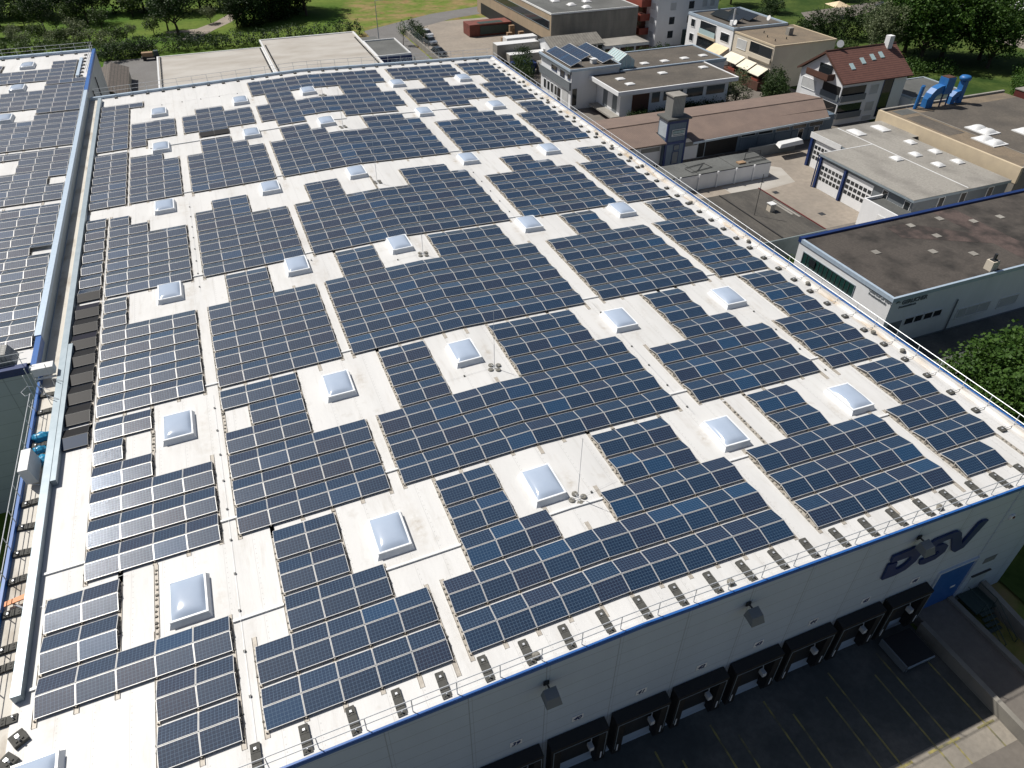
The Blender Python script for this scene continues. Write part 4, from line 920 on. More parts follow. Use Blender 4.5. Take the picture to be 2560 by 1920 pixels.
def flat(root, u0, u1, v0, v1, z, wall, roof, rim=None, rw=.25, rh=.18, zb=ZG-.2):
    obj('wall', MB().box(u0+.05, u1-.05, v0+.05, v1-.05, zb, z-.06), wall, root)
    obj('roof', MB().box(u0+.06, u1-.06, v0+.06, v1-.06, z-.055, z), roof, root)
    if rim:
        obj('roof_edge', MB().box(u0-.04, u1+.04, v0-.04, v0+rw, z-.22, z+rh).box(u0-.04, u1+.04, v1-rw, v1+.04, z-.22, z+rh).box(u0-.04, u0+rw, v0+rw+.001, v1-rw-.001, z-.22, z+rh).box(u1-rw, u1+.04, v0+rw+.001, v1-rw-.001, z-.22, z+rh), rim, root)
def rooflight(root, x, y, z, wx=1.3, wy=1.3, h=.28, label=None):
    k = obj('roof_light', MB().box(x-wx/2, x+wx/2, y-wy/2, y+wy/2, z+.004, z+.14), M['curb'], root)
    m = dome_mesh(wx*.9, wy*.9, h-.12, .142, 6); m.v = [(a+x, b+y, c+z) for a, b, c in m.v]; obj('dome', m, M['curb'], k, smooth=True)

# G: dark-roofed workshop with lettering
g = house('workshop_building', 'white workshop with dark brown patchy flat roof and grey company lettering at its corner')
GZ = -5.2
obj('wall', MB().box(62.25, 96, 15.6, 28.6, ZG-.2, GZ-.06), M['white'], g)
obj('roof', MB().box(62.3, 80.5, 15.65, 28.55, GZ-.055, GZ).box(83.5, 95.9, 15.65, 28.55, GZ-.055, GZ), M['moss'], g)
obj('roof_patch', MB().box(80.501, 83.499, 15.66, 28.54, GZ-.055, GZ-.001).prism([(72.5, 24.8), (80.5, 20.2), (80.5, 22.6), (75.5, 27.2), (72.8, 27.2)], 2, GZ+.004, GZ+.012), M['mossred'], g)
obj('roof_edge', MB().box(62.15, 96, 15.48, 15.72, GZ-.3, GZ+.12).box(62.15, 62.45, 15.721, 28.3, GZ-.3, GZ+.12), M['cap'], g)
obj('roof_edge', MB().box(62.15, 96, 28.3, 28.75, GZ-.3, GZ+.22), M['dblue'], g)
wn_ = panel_x(g, 'window_band', M['glassgreen'], 62.25, 20.1, 27.6, -7.5, -6.25, .04, M['galv'])
for y in np.arange(20.75, 27.6, .62): obj('glazing_bar', MB().box(62.17, 62.208, y-.03, y+.03, -7.5, -6.25), M['darkframe'], wn_)
obj('open_casement', MB().box(62.1, 62.165, 25.6, 26.5, -7.1, -6.4), M['glass'], wn_)
for x0, x1 in ((65.0, 66.1), (66.25, 67.25), (67.5, 68.55), (68.7, 69.75)): panel_y(g, 'window', M['glass'], 15.6, x0, x1, -8.75, -8.05, .04, M['curb'])
for x0, x1, z0, z1 in ((72.3, 73.4, -9.85, -8.75), (73.6, 75.0, -9.85, -8.75), (75.2, 76.7, -9.85, -8.75), (78.2, 80.8, -10.0, -8.85)): panel_y(g, 'shutter', M['shutter'], 15.6, x0, x1, z0, z1, .05, M['curb'])
panel_y(g, 'shutter', M['slategrey'], 15.6, 62.9, 64.6, -9.6, -8.1, .04)
obj('drainpipe', MB().tube((71.4, 15.5, -11.3), (71.4, 15.5, -7.3), .07), M['slategrey'], g)
obj('plinth', MB().box(62.3, 96, 15.52, 15.598, ZG-.1, -10.9), M['slategrey'], g)
lt = text('company_lettering', 'GERLICHER', .55, M['slategrey'], g, (62.22, 18.45, -5.80), '-x', bold=.02, space=1.0, extrude=.02)
text('company_subtitle', 'Premiumtitlerale', .30, M['slategrey'], g, (62.22, 18.35, -6.15), '-x', bold=.008, space=1.1, extrude=.02)
text('company_lettering', 'GERLICHER', .62, M['slategrey'], g, (63.6, 15.56, -6.10), '-y', bold=.02, extrude=.02)
text('company_subtitle', 'Premiumtitlerale', .32, M['slategrey'], g, (63.4, 15.56, -6.48), '-y', bold=.008, space=1.0, extrude=.02)
for (fx, pts) in ((0, 18.75), (1, 62.75)):
    mb = MB()
    for q in range(2):
        for s_ in range(8):
            a0 = -1.3+s_*.33; a1 = a0+.33; r = .26-.1*q
            p = [(pts+(0 if fx else 0)+r*math.sin(a), -5.65+.05*0-.0+r*math.cos(a)) for a in (a0, a1)]
            if fx: mb.tube((p[0][0]+.3, 15.55, p[0][1]-.2), (p[1][0]+.3, 15.55, p[1][1]-.2), .03, 4)
            else: mb.tube((62.21, p[0][0], p[0][1]), (62.21, p[1][0], p[1][1]), .03, 4)
    obj('company_emblem', mb, M['leafdark'] if False else M['teal'], g)
for x, y in ((67.5, 23.3), (73.1, 21.2), (76.6, 19.3), (76.3, 23.7), (82.9, 24.8), (86.6, 24.5), (75.6, 26.6), (79.9, 26.7)):
    obj('roof_plate', MB().box(x-.38, x+.38, y-.38, y+.38, GZ+.02, GZ+.06), M['bitpale'], g)
ch = obj('chimney', MB().box(75.0, 75.9, 15.95, 16.75, GZ-.01, GZ+1.0), M['offwhite'], g); obj('cowl', MB().box(75.15, 75.75, 16.1, 16.6, GZ+1.003, GZ+1.1).tube((75.45, 16.35, GZ+1.1), (75.45, 16.35, GZ+1.7), .16), M['darkframe'], ch)

# corrugated dark roof next to the hall edge
c = house('corrugated_shed', 'low building under a dark corrugated roof with chimney and thin mast')
obj('wall', MB().box(56.0, 69.75, 32.95, 45.1, ZG-.2, -7.72), M['teal'], c)
obj('roof', MB().hexa([(55.8, 32.7, -7.7), (70, 32.7, -7.7), (70, 45.3, -7.7), (55.8, 45.3, -7.7), (55.8, 32.7, -7.45), (70, 32.7, -7.5), (70, 45.3, -7.5), (55.8, 45.3, -7.45)]), M['corr'], c)
obj('verge', MB().box(70.001, 70.14, 32.7, 45.3, -7.7, -7.42), M['darkred'], c)
obj('verge', MB().box(55.8, 70.1, 32.55, 32.695, -7.75, -7.42), M['teal'], c)
obj('ridge_strip', MB().box(63.9, 64.05, 32.8, 45.2, -7.44, -7.40), M['black'], c)
obj('roof_sheet', MB().box(68.9, 69.2, 37.4, 41.0, -7.49, -7.46).box(69.35, 69.65, 36.6, 41.6, -7.49, -7.46), M['bitpale'], c)
cc = obj('chimney', MB().box(66.9, 67.6, 38.95, 39.65, -7.6, -6.6), M['offwhite'], c); obj('chimney_cap', MB().box(66.82, 67.68, 38.87, 39.73, -6.597, -6.52), M['curb'], cc)
obj('mast', MB().tube((64.7, 39.0, -7.46), (64.7, 39.0, -2.4), .04).tube((64.2, 39, -3.4), (65.2, 39, -3.2), .02), M['darkframe'], c)

for k, (x, y) in enumerate(((76.0, 45.2), (79.3, 42.6), (78.0, 50.5))):
    tag(obj('manhole_cover', MB().box(x-.4, x+.4, y-.4, y+.4, ZG+.001, ZG+.012), M['darkframe']), 'dark drain cover in the pale garage yard, %s' % ['the one nearest the corrugated roof', 'the one nearest the annex', 'the one farthest back'][k], 'drain cover', 'drain covers in the garage yard')
struct('concrete_patch', MB().add([(72, 51, ZG+.004), (83, 52.5, ZG+.004), (84.5, 57.5, ZG+.004), (81.2, 61, ZG+.004), (81, 55.2, ZG+.004), (72, 54.9, ZG+.004)], [(0, 1, 2, 4), (2, 3, 4), (0, 4, 5)]), M['farroof'])
# garage hall with blue posts
c = house('garage_hall', 'grey flat-roofed garage hall with blue posts and white sectional doors')
HZ = -6.6
obj('wall', MB().box(84.35, 100.4, 33.85, 49.9, ZG-.2, HZ-.35).box(88.85, 101.6, 49.91, 57.2, ZG-.2, HZ-.35), M['slategrey'], c)
obj('roof', MB().box(83.9, 100.4, 33.6, 50.1, HZ-.06, HZ).box(88.6, 101.7, 50.101, 57.4, HZ-.06, HZ-.001), M['bitpale'], c)
obj('fascia', MB().box(83.88, 84.2, 33.55, 50.1, HZ-.34, HZ-.061).box(84.201, 100.4, 33.55, 33.84, HZ-.34, HZ-.061).box(88.58, 88.9, 50.12, 57.4, HZ-.3, HZ-.061), M['galv'], c)
obj('fascia', MB().box(88.5, 88.578, 51.2, 57.45, HZ-.75, HZ+.05), M['curb'], c)
def sect_door(u, y0, y1):
    d = panel_x(c, 'sectional_door', M['white'], u, y0, y1, ZG+.02, -7.45, .06)
    for r in range(3):
        for q in range(6):
            w = (y1-y0)/6; z0 = -10.2+.75*r
            obj('pane', MB().box(u-.075, u-.061, y0+w*q+.08, y0+w*(q+1)-.08, z0, z0+.5), M['glass'], d)
sect_door(84.35, 45.6, 49.7); sect_door(84.35, 40.2, 44.8); sect_door(88.85, 52.2, 56.4)
for y in (50.0, 45.2): obj('blue_post', MB().box(84.05, 84.34, y-.18, y+.18, ZG, HZ-.35), M['dblue'], c)
obj('blue_post', MB().box(88.5, 88.84, 56.8, 57.2, ZG, HZ-.76), M['dblue'], c)
for y in (38.2, 34.6): panel_x(c, 'window', M['glass'], 84.35, y-.4, y+.4, -8.6, -7.3, .04, M['curb'])
for x in (88.6, 92.3, 97.0): panel_y(c, 'window', M['glass'], 33.85, x, x+.9, -8.4, -7.15, .04, M['curb'])
for x, y, w, h in ((94.3, 54.6, 1.6, 2.6), (98.9, 54.6, 1.6, 2.6), (98.6, 48.6, 1.2, 1.5), (95.6, 44.8, 1.2, 1.5), (99.0, 44.6, 1.2, 1.5), (92.0, 44.6, 1.2, 1.5), (95.6, 40.9, 1.2, 1.5), (98.9, 40.7, 1.2, 1.5)): rooflight(c, x, y, HZ, w, h, .35)
obj('roof_seam', MB().box(93.1, 93.25, 33.9, 57.2, HZ+.002, HZ+.03).box(84.5, 93.09, 50.05, 50.2, HZ+.002, HZ+.03), M['curb'], c)
obj('downpipe', MB().tube((84.0, 50.35, ZG), (84.0, 50.35, HZ-.3), .1), M['dblue'], c)
a_ = house('annex', 'small cream annex with a sunken dark roof in front of the garage hall')
obj('wall', MB().box(81.3, 84.34, 32.8, 38.6, ZG-.2, -8.3).box(81.3, 81.5, 32.8, 38.6, -8.299, -7.9).box(81.501, 84.3, 38.4, 38.6, -8.299, -7.9).box(81.501, 84.3, 32.8, 33.0, -8.299, -7.9), M['white'], a_)
obj('roof', MB().box(81.51, 84.29, 33.01, 38.39, -8.298, -8.28), M['bitgrey'], a_)
panel_x(a_, 'poster_board', M['curb'], 81.3, 34.0, 35.8, -10.2, -8.9, .05)

# big flat building with the tan parapet and blue ductwork
c = house('tan_parapet_building', 'long flat-roofed works building with a cream parapet and white domed rooflights')
obj('wall', MB().box(101.75, 128, 33.9, 58.4, ZG-.2, -5.6), M['conwall'], c)
obj('roof', MB().box(102.1, 127.7, 34.2, 58.1, -5.599, -5.5), M['sandroof'], c)
obj('roof_patch', MB().box(107, 127.6, 34.4, 55.5, -5.497, -5.485).box(103.2, 106.2, 46.5, 54.5, -5.497, -5.485), M['bitumen'], c)
obj('roof_patch', MB().box(103.6, 106.9, 55.6, 57.6, -5.497, -5.48), M['bitgrey'], c)
obj('parapet', MB().box(101.7, 102.09, 33.85, 58.45, -7.4, -5.3), M['cream'], c)
obj('parapet', MB().box(102.1, 128, 58.1, 58.5, -6, -5.2), M['bitpale'], c); obj('parapet', MB().box(102.1, 128, 33.8, 34.19, -6, -5.3), M['bitpale'], c)
obj('roof_seam', MB().box(106.7, 106.85, 34.3, 58.0, -5.484, -5.46), M['bitpale'], c)
for x, y in ((106.4, 42.6), (109.2, 46.2), (114.5, 42.8)):
    obj('rooflight_base', MB().box(x-1.4, x+1.4, y-1.9, y+1.9, -5.48, -5.35), M['curb'], c)
    for q in (-.85, .85):
        m_ = dome_mesh(2.2, 1.6, .4, -5.345, 6); m_.v = [(p[0]+x, p[1]+y+q, p[2]) for p in m_.v]; obj('rooflight_dome', m_, M['curb'], c, smooth=True)
def duct(pts, w, name, root):
    """square duct swept along points in a vertical plane"""
    mb = MB(); sec = []
    for i, p in enumerate(pts):
        a = Vector(pts[max(0, i-1)]); b = Vector(pts[min(len(pts)-1, i+1)]); d = (b-a).normalized(); s_ = d.cross(Vector((0, 1, 0)))
        s_ = s_.normalized() if s_.length > .01 else Vector((1, 0, 0)); n_ = Vector((0, 1, 0)); p = Vector(p)
        sec.append([p-s_*w/2-n_*w/2, p+s_*w/2-n_*w/2, p+s_*w/2+n_*w/2, p-s_*w/2+n_*w/2])
    for A, B_ in zip(sec[:-1], sec[1:]): mb.add(A+B_, [(0, 1, 5, 4), (1, 2, 6, 5), (2, 3, 7, 6), (3, 0, 4, 7)])
    mb.add(sec[0], [(0, 3, 2, 1)]); mb.add(sec[-1], [(0, 1, 2, 3)])
    return obj(name, mb, M['duct'], root)
e = thing('air_duct', 'large bright blue swan-neck air duct with square top on the roof', 'air duct', 'blue ducts on the works roof')
duct([(110.0, 57.2, -5.48), (110.0, 57.2, -4.3), (110.2, 57.2, -3.7), (110.7, 57.2, -3.2), (111.4, 57.2, -2.95), (112.0, 57.2, -2.9)], 1.15, 'swan_neck', e)
obj('fan_housing', MB().box(111.9, 113.5, 56.4, 57.95, -3.6, -1.3), M['duct'], e); obj('top_grille', MB().box(112.0, 113.4, 56.5, 57.85, -1.298, -1.2), M['wood'], e)
for x in (112.0, 113.3): obj('leg', MB().box(x-.08, x+.08, 56.5, 56.66, -5.49, -3.601), M['dblue'], e)
e = thing('air_duct', 'smaller blue duct with a round mushroom cowl behind the larger one', 'air duct', 'blue ducts on the works roof')
duct([(114.9, 57.2, -5.48), (114.9, 57.2, -4.5), (115.4, 57.2, -4.1), (116.1, 57.2, -4.0)], .9, 'elbow', e)
obj('stack', MB().box(116.0, 116.9, 56.75, 57.65, -5.48, -2.3), M['duct'], e)
obj('cowl', MB().ring([(.42, -2.3), (.8, -2.1), (.88, -1.75), (.65, -1.5), (.25, -1.42)], 116.45, 57.2), M['duct'], e, smooth=True)
e = thing('exhaust_pipe', 'twin blue exhaust pipes standing left of the swan-neck duct', 'exhaust pipe', 'blue ducts on the works roof')
for x, y in ((107.7, 57.2), (108.3, 57.6)): obj('pipe', MB().tube((x, y, -5.48), (x+.25, y, -2.2), .26, 10), M['duct'], e)

# brown shed with the blue-grey tower
c = house('brown_shed', 'long low shed under a brown fibre-cement roof with blue-grey front')
for x0, x1 in ((58, 68.2), (71.9, 101.2)):
    obj('wall', MB().box(x0, x1 if x1 < 80 else 100.6, 65.6, 75.4, ZG-.2, -7.95), M['bluegrey'] if x1 > 80 else M['white'], c)
vb = 64.0
obj('roof', MB().add([(58, vb, -7.75), (68.0, vb, -7.75), (68.0, 70.0, -6.75), (58, 70.0, -6.75), (58, 76.2, -7.55), (68, 76.2, -7.55), (58, vb, -7.95), (68.0, vb, -7.95)], [(0, 1, 2, 3), (3, 2, 5, 4), (6, 7, 1, 0)]), M['fibre'], c)
obj('roof', MB().add([(68.001, 67.2, -7.2), (71.99, 67.2, -7.2), (71.99, 70, -6.75), (68.001, 70, -6.75), (71.99, 76.2, -7.55), (68.001, 76.2, -7.55)], [(0, 1, 2, 3), (3, 2, 4, 5)]), M['fibre'], c)
obj('roof', MB().add([(72.0, 63.3, -7.85), (98.5, 64.6, -7.85), (101.4, 70.0, -6.75), (72, 70.0, -6.75), (101.4, 76.2, -7.55), (72, 76.2, -7.55), (72, 63.3, -8.05), (98.5, 64.6, -8.05)], [(0, 1, 2, 3), (3, 2, 4, 5), (6, 7, 1, 0)]), M['fibre'], c)
obj('gutter', MB().add([(72.0, 63.22, -8.15), (98.6, 64.52, -8.15), (98.6, 64.52, -7.86), (72, 63.22, -7.86), (72, 63.1, -8.15), (98.6, 64.4, -8.15), (98.6, 64.4, -7.86), (72, 63.1, -7.86)], [(4, 5, 6, 7), (7, 6, 2, 3), (4, 5, 1, 0)]), M['palegrey'], c)
obj('ridge_cap', MB().tube((58, 70, -6.73), (101.3, 70, -6.73), .1, 6).box(72, 101, 66.68, 66.76, -7.36, -7.32), M['fibre'], c)
for k, x in enumerate((82.6, 85.9, 89.2, 92.5, 95.8)):
    panel_y(c, 'window', M['glass'], 65.6, x, x+2.6, -9.3, -8.5, .05, M['palegrey'])
    panel_y(c, 'boarding', M['bluegrey'], 65.6, x, x+3.0, ZG+.1, -9.6, .08)
panel_y(c, 'bay_shade_sheet', M['black'], 65.6, 76.2, 82.0, ZG+.05, -8.1, .03); panel_y(c, 'doorway_shade_sheet', M['black'], 65.6, 74.8, 76.0, ZG+.05, -8.3, .03, M['palegrey'])  # flat black sheets, the shade inside the openings put into their colour
pv = panel_y(c, 'white_cladding', M['white'], 65.6, 71.95, 74.7, ZG+.05, -8.2, .06); obj('vent_grille', MB().box(72.1, 74.6, 65.525, 65.539, -9.4, -8.75), M['ribgrey'], pv)
pv = panel_y(c, 'white_cladding', M['white'], 65.6, 64.5, 68.1, ZG+.05, -8.2, .06); obj('vent_grille', MB().box(64.7, 67.9, 65.525, 65.539, -9.4, -8.75), M['ribgrey'], pv)
for x in (96.9, 93.8): panel_y(c, 'tall_window', M['glass'], 65.6, x, x+.9, -11.3, -9.5, .10, M['white'])
tw = house('sign_tower', 'blue-grey tower with a white framed sign and a ribbed square shaft on top', 'tower')
obj('body', MB().box(68.25, 71.6, 64.6, 67.15, ZG-.2, -4.75), M['bluegrey'], tw)
obj('side_cladding', MB().box(68.2, 68.249, 64.85, 66.9, -7.3, -4.95), M['palegrey'], tw)
obj('corner_trim', MB().box(68.15, 68.45, 64.52, 64.78, ZG, -4.76).box(71.4, 71.66, 64.52, 64.78, ZG, -4.76).box(68.46, 71.39, 64.53, 64.599, -5.2, -4.76).box(68.46, 71.39, 64.53, 64.599, -8.3, -7.9), M['dblue'], tw)
obj('roof_slab', MB().box(67.95, 72.0, 64.3, 67.5, -4.749, -4.5), M['bitgrey'], tw)
sh = obj('shaft', MB().box(69.0, 71.0, 65.2, 67.1, -4.499, -1.7), M['ribgrey'], tw); obj('shaft_cap', MB().box(68.85, 71.15, 65.05, 67.25, -1.699, -1.5), M['bitpale'], sh)
sg = obj('sign_board', MB().box(69.0, 71.2, 64.5, 64.529, -7.1, -6.1), M['curb'], tw)
obj('sign_field', MB().box(69.1, 71.1, 64.48, 64.499, -6.78, -6.2), M['green'], sg)
for q in range(8): obj('sign_letter', MB().box(69.18+.24*q, 69.35+.24*q, 64.465, 64.479, -6.7, -6.3), M['glasspale'], sg)
obj('sign_line', MB().box(69.15, 71.05, 64.48, 64.499, -7.02, -6.9), M['teal'], sg)
panel_y(tw, 'door', M['slategrey'], 64.6, 69.6, 70.6, ZG+.2, -9.5, .06, M['dblue']); panel_y(tw, 'window', M['slategrey'], 64.6, 69.7, 70.6, -9.2, -8.5, .06, M['dblue'])

# low row of garages with white panelled wall
c = house('garage_row', 'row of low garages with white concrete back wall and grey felt roofs')
obj('wall', MB().box(62, 80.45, 55.4, 59.7, ZG-.2, -9.35), M['white'], c)
for k in range(6):
    x0 = 62+3.1*k; obj('roof', MB().box(x0, min(x0+3.04, 80.5), 55.45, 59.8, -9.349, -9.2-.03*(k % 2)), M['bitgrey'], c)
    obj('wall_post', MB().box(x0-.12, x0+.12, 55.2, 55.399, ZG, -9.2), M['white'], c)
lr = thing('roof_rack', 'rusty steel ladder frames lying on the garage roofs', 'frame')
obj('frame', MB().path([(67.5, 56.2, -9.1), (71.2, 56.8, -9.1), (71.0, 58.4, -9.1), (67.3, 57.8, -9.1), (67.5, 56.2, -9.1)], .05).path([(68.5, 56.4, -9.1), (70.5, 58.2, -9.1)], .04), M['darkframe'], lr)
obj('frame', MB().path([(77, 56.2, -9.1), (80.2, 56.4, -9.1), (80.2, 57.6, -9.1), (77, 57.4, -9.1)], .06).path([(77.2, 57.4, -9.1), (77.2, 57.4, -8.2), (80, 57.6, -8.2), (80, 57.6, -9.1)], .05), M['darkframe'], lr)
obj('timber', MB().box(75.4, 76.6, 56.2, 57.0, -9.18, -9.0), M['paletimber'], lr)
bn = thing('boat_hull', 'white upturned trailer canopy on a grey wall by the yard', 'canopy'); obj('cover', MB().hexa([(86.2, 60.6, -9.9), (91, 60.9, -9.9), (91, 62.4, -9.9), (86.8, 62.3, -9.9), (86.6, 60.8, -9.4), (90.8, 61.1, -9.3), (90.8, 62.2, -9.3), (87, 62.1, -9.4)]), M['curb'], bn)
obj('fence_boards', MB().box(82, 91, 62.5, 62.6, ZG, -9.9), M['slategrey'], bn)

# low garden-side building with two roof levels
c = house('low_office', 'low white office with two brown gravel roofs, rooflights and a strip of windows')
obj('wall', MB().box(71.6, 93.4, 84.6, 93.2, ZG-.2, -6.35).box(77.1, 98.4, 93.25, 104, ZG-.2, -6.35), M['white'], c)
obj('roof', MB().box(70.2, 93.6, 82.9, 93.3, -6.1, -6.0).box(77.0, 98.5, 93.35, 104.3, -6.1, -6.0), M['bitumen'], c)
obj('roof_edge', MB().box(69.95, 93.8, 82.65, 82.9, -6.55, -5.9).box(69.95, 70.2, 82.901, 93.25, -6.55, -5.9).box(93.6, 93.85, 82.901, 93.3, -6.4, -5.9), M['white'], c)
obj('roof_edge', MB().box(76.2, 98.8, 93.301, 93.60, -6.3, -5.75).box(77, 98.8, 104.3, 104.6, -6.3, -5.85).box(98.5, 98.8, 93.601, 104.299, -6.3, -5.85), M['cap'], c)
obj('soffit', MB().box(70.0, 93.6, 82.7, 93.2, -6.349, -6.101), M['white'], c)
for x, y in ((82.7, 89.8), (91.5, 90.2), (74.1, 86.2), (74.0, 89.4), (82.9, 96.4), (87.2, 96.4), (91.7, 96.7), (78.6, 95.6), (96.0, 97.0)): rooflight(c, x, y, -6.0, 1.5, 1.2, .25)
panel_y(c, 'garage_door', M['wood'], 84.6, 73.9, 77.2, ZG+.1, -7.3, .05); panel_y(c, 'window', M['glass'], 84.6, 77.7, 79.3, -9.0, -7.3, .05, M['white'])
for x0, x1 in ((80, 83.9), (84.7, 88.1), (88.8, 92.6)): panel_y(c, 'window_strip', M['glass'], 84.6, x0, x1, -8.9, -7.4, .05, M['white'])
for y0, y1, m_ in ((85.7, 87.2, 'slategrey'), (87.3, 89.0, 'white'), (89.1, 90.6, 'slategrey')): panel_x(c, 'loading_door', M[m_], 71.6, y0, y1, -10.3, -7.6, .05)
obj('loading_ledge', MB().box(69.9, 71.59, 84.3, 92.6, -10.75, -10.5), M['bitpale'], c)

# the house with three arrays and its greenhouse
c = house('slate_house', 'white and slate house carrying three tilted solar arrays')
SZ = -4.7
obj('wall', MB().box(66.55, 75.95, 93.35, 106.3, ZG-.2, SZ-.06), M['white'], c)
obj('roof', MB().box(66.3, 76.05, 93.3, 106.5, SZ-.055, SZ), M['bitumen'], c)
obj('upper_cladding', MB().box(66.2, 66.545, 93.4, 106.4, -5.5, SZ-.06).box(66.2, 66.545, 93.4, 106.4, -8.2, -6.85), M['slategrey'], c)
obj('roof_edge', MB().box(66.1, 76.1, 93.1, 93.299, SZ-.3, SZ+.08).box(66.1, 66.299, 93.3, 106.6, SZ-.3, SZ+.08).box(76.051, 76.25, 93.3, 106.6, SZ-.3, SZ+.08), M['cap'], c)
for y0, y1, z0, z1 in ((99.4, 101.6, -6.5, -5.6), (96.2, 97.8, -6.84, -5.55), (93.8, 94.8, -6.5, -5.6)): panel_x(c, 'window', M['glass'], 66.55, y0, y1, z0, z1, .05, M['dblue'])
obj('handrail', MB().tube((66.15, 93.5, -6.7), (66.15, 106.2, -6.7), .04), M['steel'], c)
for y in (105, 103.4, 101.8, 100.2): panel_x(c, 'tall_window', M['glass'], 66.55, y-1.2, y-.2, -10.6, -9.0, .05, M['white'])
panel_x(c, 'garage_door', M['shutter'], 66.55, 94.4, 96.8, ZG+.1, -8.6, .06); panel_y(c, 'glazed_door', M['glass'], 93.35, 66.8, 67.7, -10.8, -7.9, .05, M['white'])
panel_x(c, 'door', M['black'], 66.55, 97.6, 98.7, ZG+.1, -9.0, .06)
ub = obj('vent_box', MB().box(71.5, 72.4, 95.4, 96.3, SZ+.005, SZ+.7), M['curb'], c); obj('vent_lid', MB().box(71.4, 72.5, 95.3, 96.4, SZ+.703, SZ+.78), M['curb'], ub)
for k, (x0, x1, y0, y1) in enumerate(((66.9, 68.9, 94.6, 105.3), (70.2, 72.2, 97.6, 106.2), (73.2, 75.4, 94.6, 105.6))):
    ar = thing('tilted_array', 'tilted solar array, %s of three on the slate house' % ['left', 'middle', 'right'][k], 'solar array', 'solar arrays on the slate house')
    nn = 10; d_ = (y1-y0)/nn
    for q in range(nn):
        ya = y0+d_*q+.03; yb = y0+d_*(q+1)-.03
        me_ = bpy.data.meshes.new('module'); me_.from_pydata([(x0, ya, SZ+.25), (x1, ya, SZ+1.0), (x1, yb, SZ+1.0), (x0, yb, SZ+.25)], [], [(0, 1, 2, 3)])
        me_.uv_layers.new(name='UVMap').data.foreach_set('uv', [0, 0, 8, 0, 8, 4, 0, 4]); me_.materials.append(M['cell']); link('module', me_, ar)
    obj('frame', MB().tube((x0, y0, SZ+.24), (x0, y1, SZ+.24), .05).tube((x1, y0, SZ+.98), (x1, y1, SZ+.98), .05).path([(x0, y0, SZ+.24), (x1, y0, SZ+.98), (x1, y0, SZ)], .05).path([(x0, y1, SZ+.24), (x1, y1, SZ+.98), (x1, y1, SZ)], .05)
        .hexa([(x0, y0, SZ+.17), (x1, y0, SZ+.92), (x1, y1, SZ+.92), (x0, y1, SZ+.17), (x0, y0, SZ+.22), (x1, y0, SZ+.97), (x1, y1, SZ+.97), (x0, y1, SZ+.22)]), M['alu'], ar)
gh = thing('greenhouse', 'white-framed glass greenhouse with pitched roof on the low roof', 'greenhouse')
obj('glazing', MB().prism([(76.4, -5.9), (79.6, -5.9), (79.6, -4.6), (78.0, -3.5), (76.4, -4.6)], 1, 94.6, 99.6), M['glasspale'], gh)
mb = MB()
for y in np.linspace(94.6, 99.6, 7): mb.path([(76.37, y, -5.9), (76.37, y, -4.58), (78.0, y, -3.46), (79.63, y, -4.58), (79.63, y, -5.9)], .05, 4)
for x, z in ((76.37, -4.58), (78, -3.46), (79.63, -4.58), (76.37, -5.3), (79.63, -5.3)): mb.tube((x, 94.6, z), (x, 99.6, z), .05, 4)
for x in (77.2, 78, 78.8): mb.tube((x, 94.57, -5.9), (x, 94.57, -3.5-abs(x-78)*.69), .04, 4)
obj('frame', mb, M['curb'], gh)

# grey gabled shed, garages behind it
c = house('gabled_shed', 'small white shed under a weathered pale corrugated gable roof')
obj('wall', MB().prism([(118.4, ZG), (125.6, ZG), (125.6, -7.4), (122, -6.2), (118.4, -7.4)], 0, 74.2, 85.8), M['white'], c)
obj('roof', MB().add([(73.8, 117.9, -7.4), (86.2, 117.9, -7.4), (86.2, 122, -6.1), (73.8, 122, -6.1), (86.2, 126.1, -7.4), (73.8, 126.1, -7.4), (73.8, 117.9, -7.55), (86.2, 117.9, -7.55)], [(0, 1, 2, 3), (3, 2, 4, 5), (6, 7, 1, 0)]), M['corrpale'], c)
for y in (119.6, 121.4): panel_x(c, 'window', M['glass'], 74.2, y, y+.9, -9.4, -8.4, .04, M['white'])
for x in np.arange(75, 85.5, 1.4): panel_y(c, 'window', M['glass'], 118.4, x, x+1.1, -8.6, -7.8, .04)
ln = obj('lean_to', MB().hexa([(70.5, 113.5, ZG), (74.19, 113.5, ZG), (74.19, 117.5, ZG), (70.5, 117.5, ZG), (70.5, 113.5, -9.3), (74.19, 113.5, -9.1), (74.19, 117.5, -9.1), (70.5, 117.5, -9.3)]), M['bitpale'], c)
c = house('garage_block', 'low block of dark-doored garages with flat grey roof behind the gabled shed')
flat(c, 86.3, 97.5, 118.6, 124.5, -8.3, M['white'], M['bitpale'])
for x in (86.8, 90.5, 94.2): panel_y(c, 'garage_door', M['wood'], 118.65, x, x+3.2, ZG+.1, -8.9, .06)
# tan industrial building
c = house('industrial_hall', 'tan concrete industrial hall with ribbon window and grey roof with domes')
flat(c, 78.4, 99.5, 128.1, 175, -3.3, M['tan'], M['bitgrey'], M['curb'], .18, .1)
obj('end_wall', MB().box(78.4, 99.5, 127.95, 128.05, ZG, -3.6), M['conwall'], c)
panel_x(c, 'ribbon_window', M['glass'], 78.45, 129, 172, -6.4, -4.9, .06, M['galv']); panel_x(c, 'opening_shade_sheet', M['black'], 78.45, 133, 172, ZG+.1, -8.8, .05)  # loading opening is a flat black sheet with its inner shade painted
for x, y in ((84.5, 139.5), (86.2, 134.5), (88.2, 131), (91, 136.5), (89.6, 142.5), (82, 146)): rooflight(c, x, y, -3.3, 1.8, 1.8, .5)

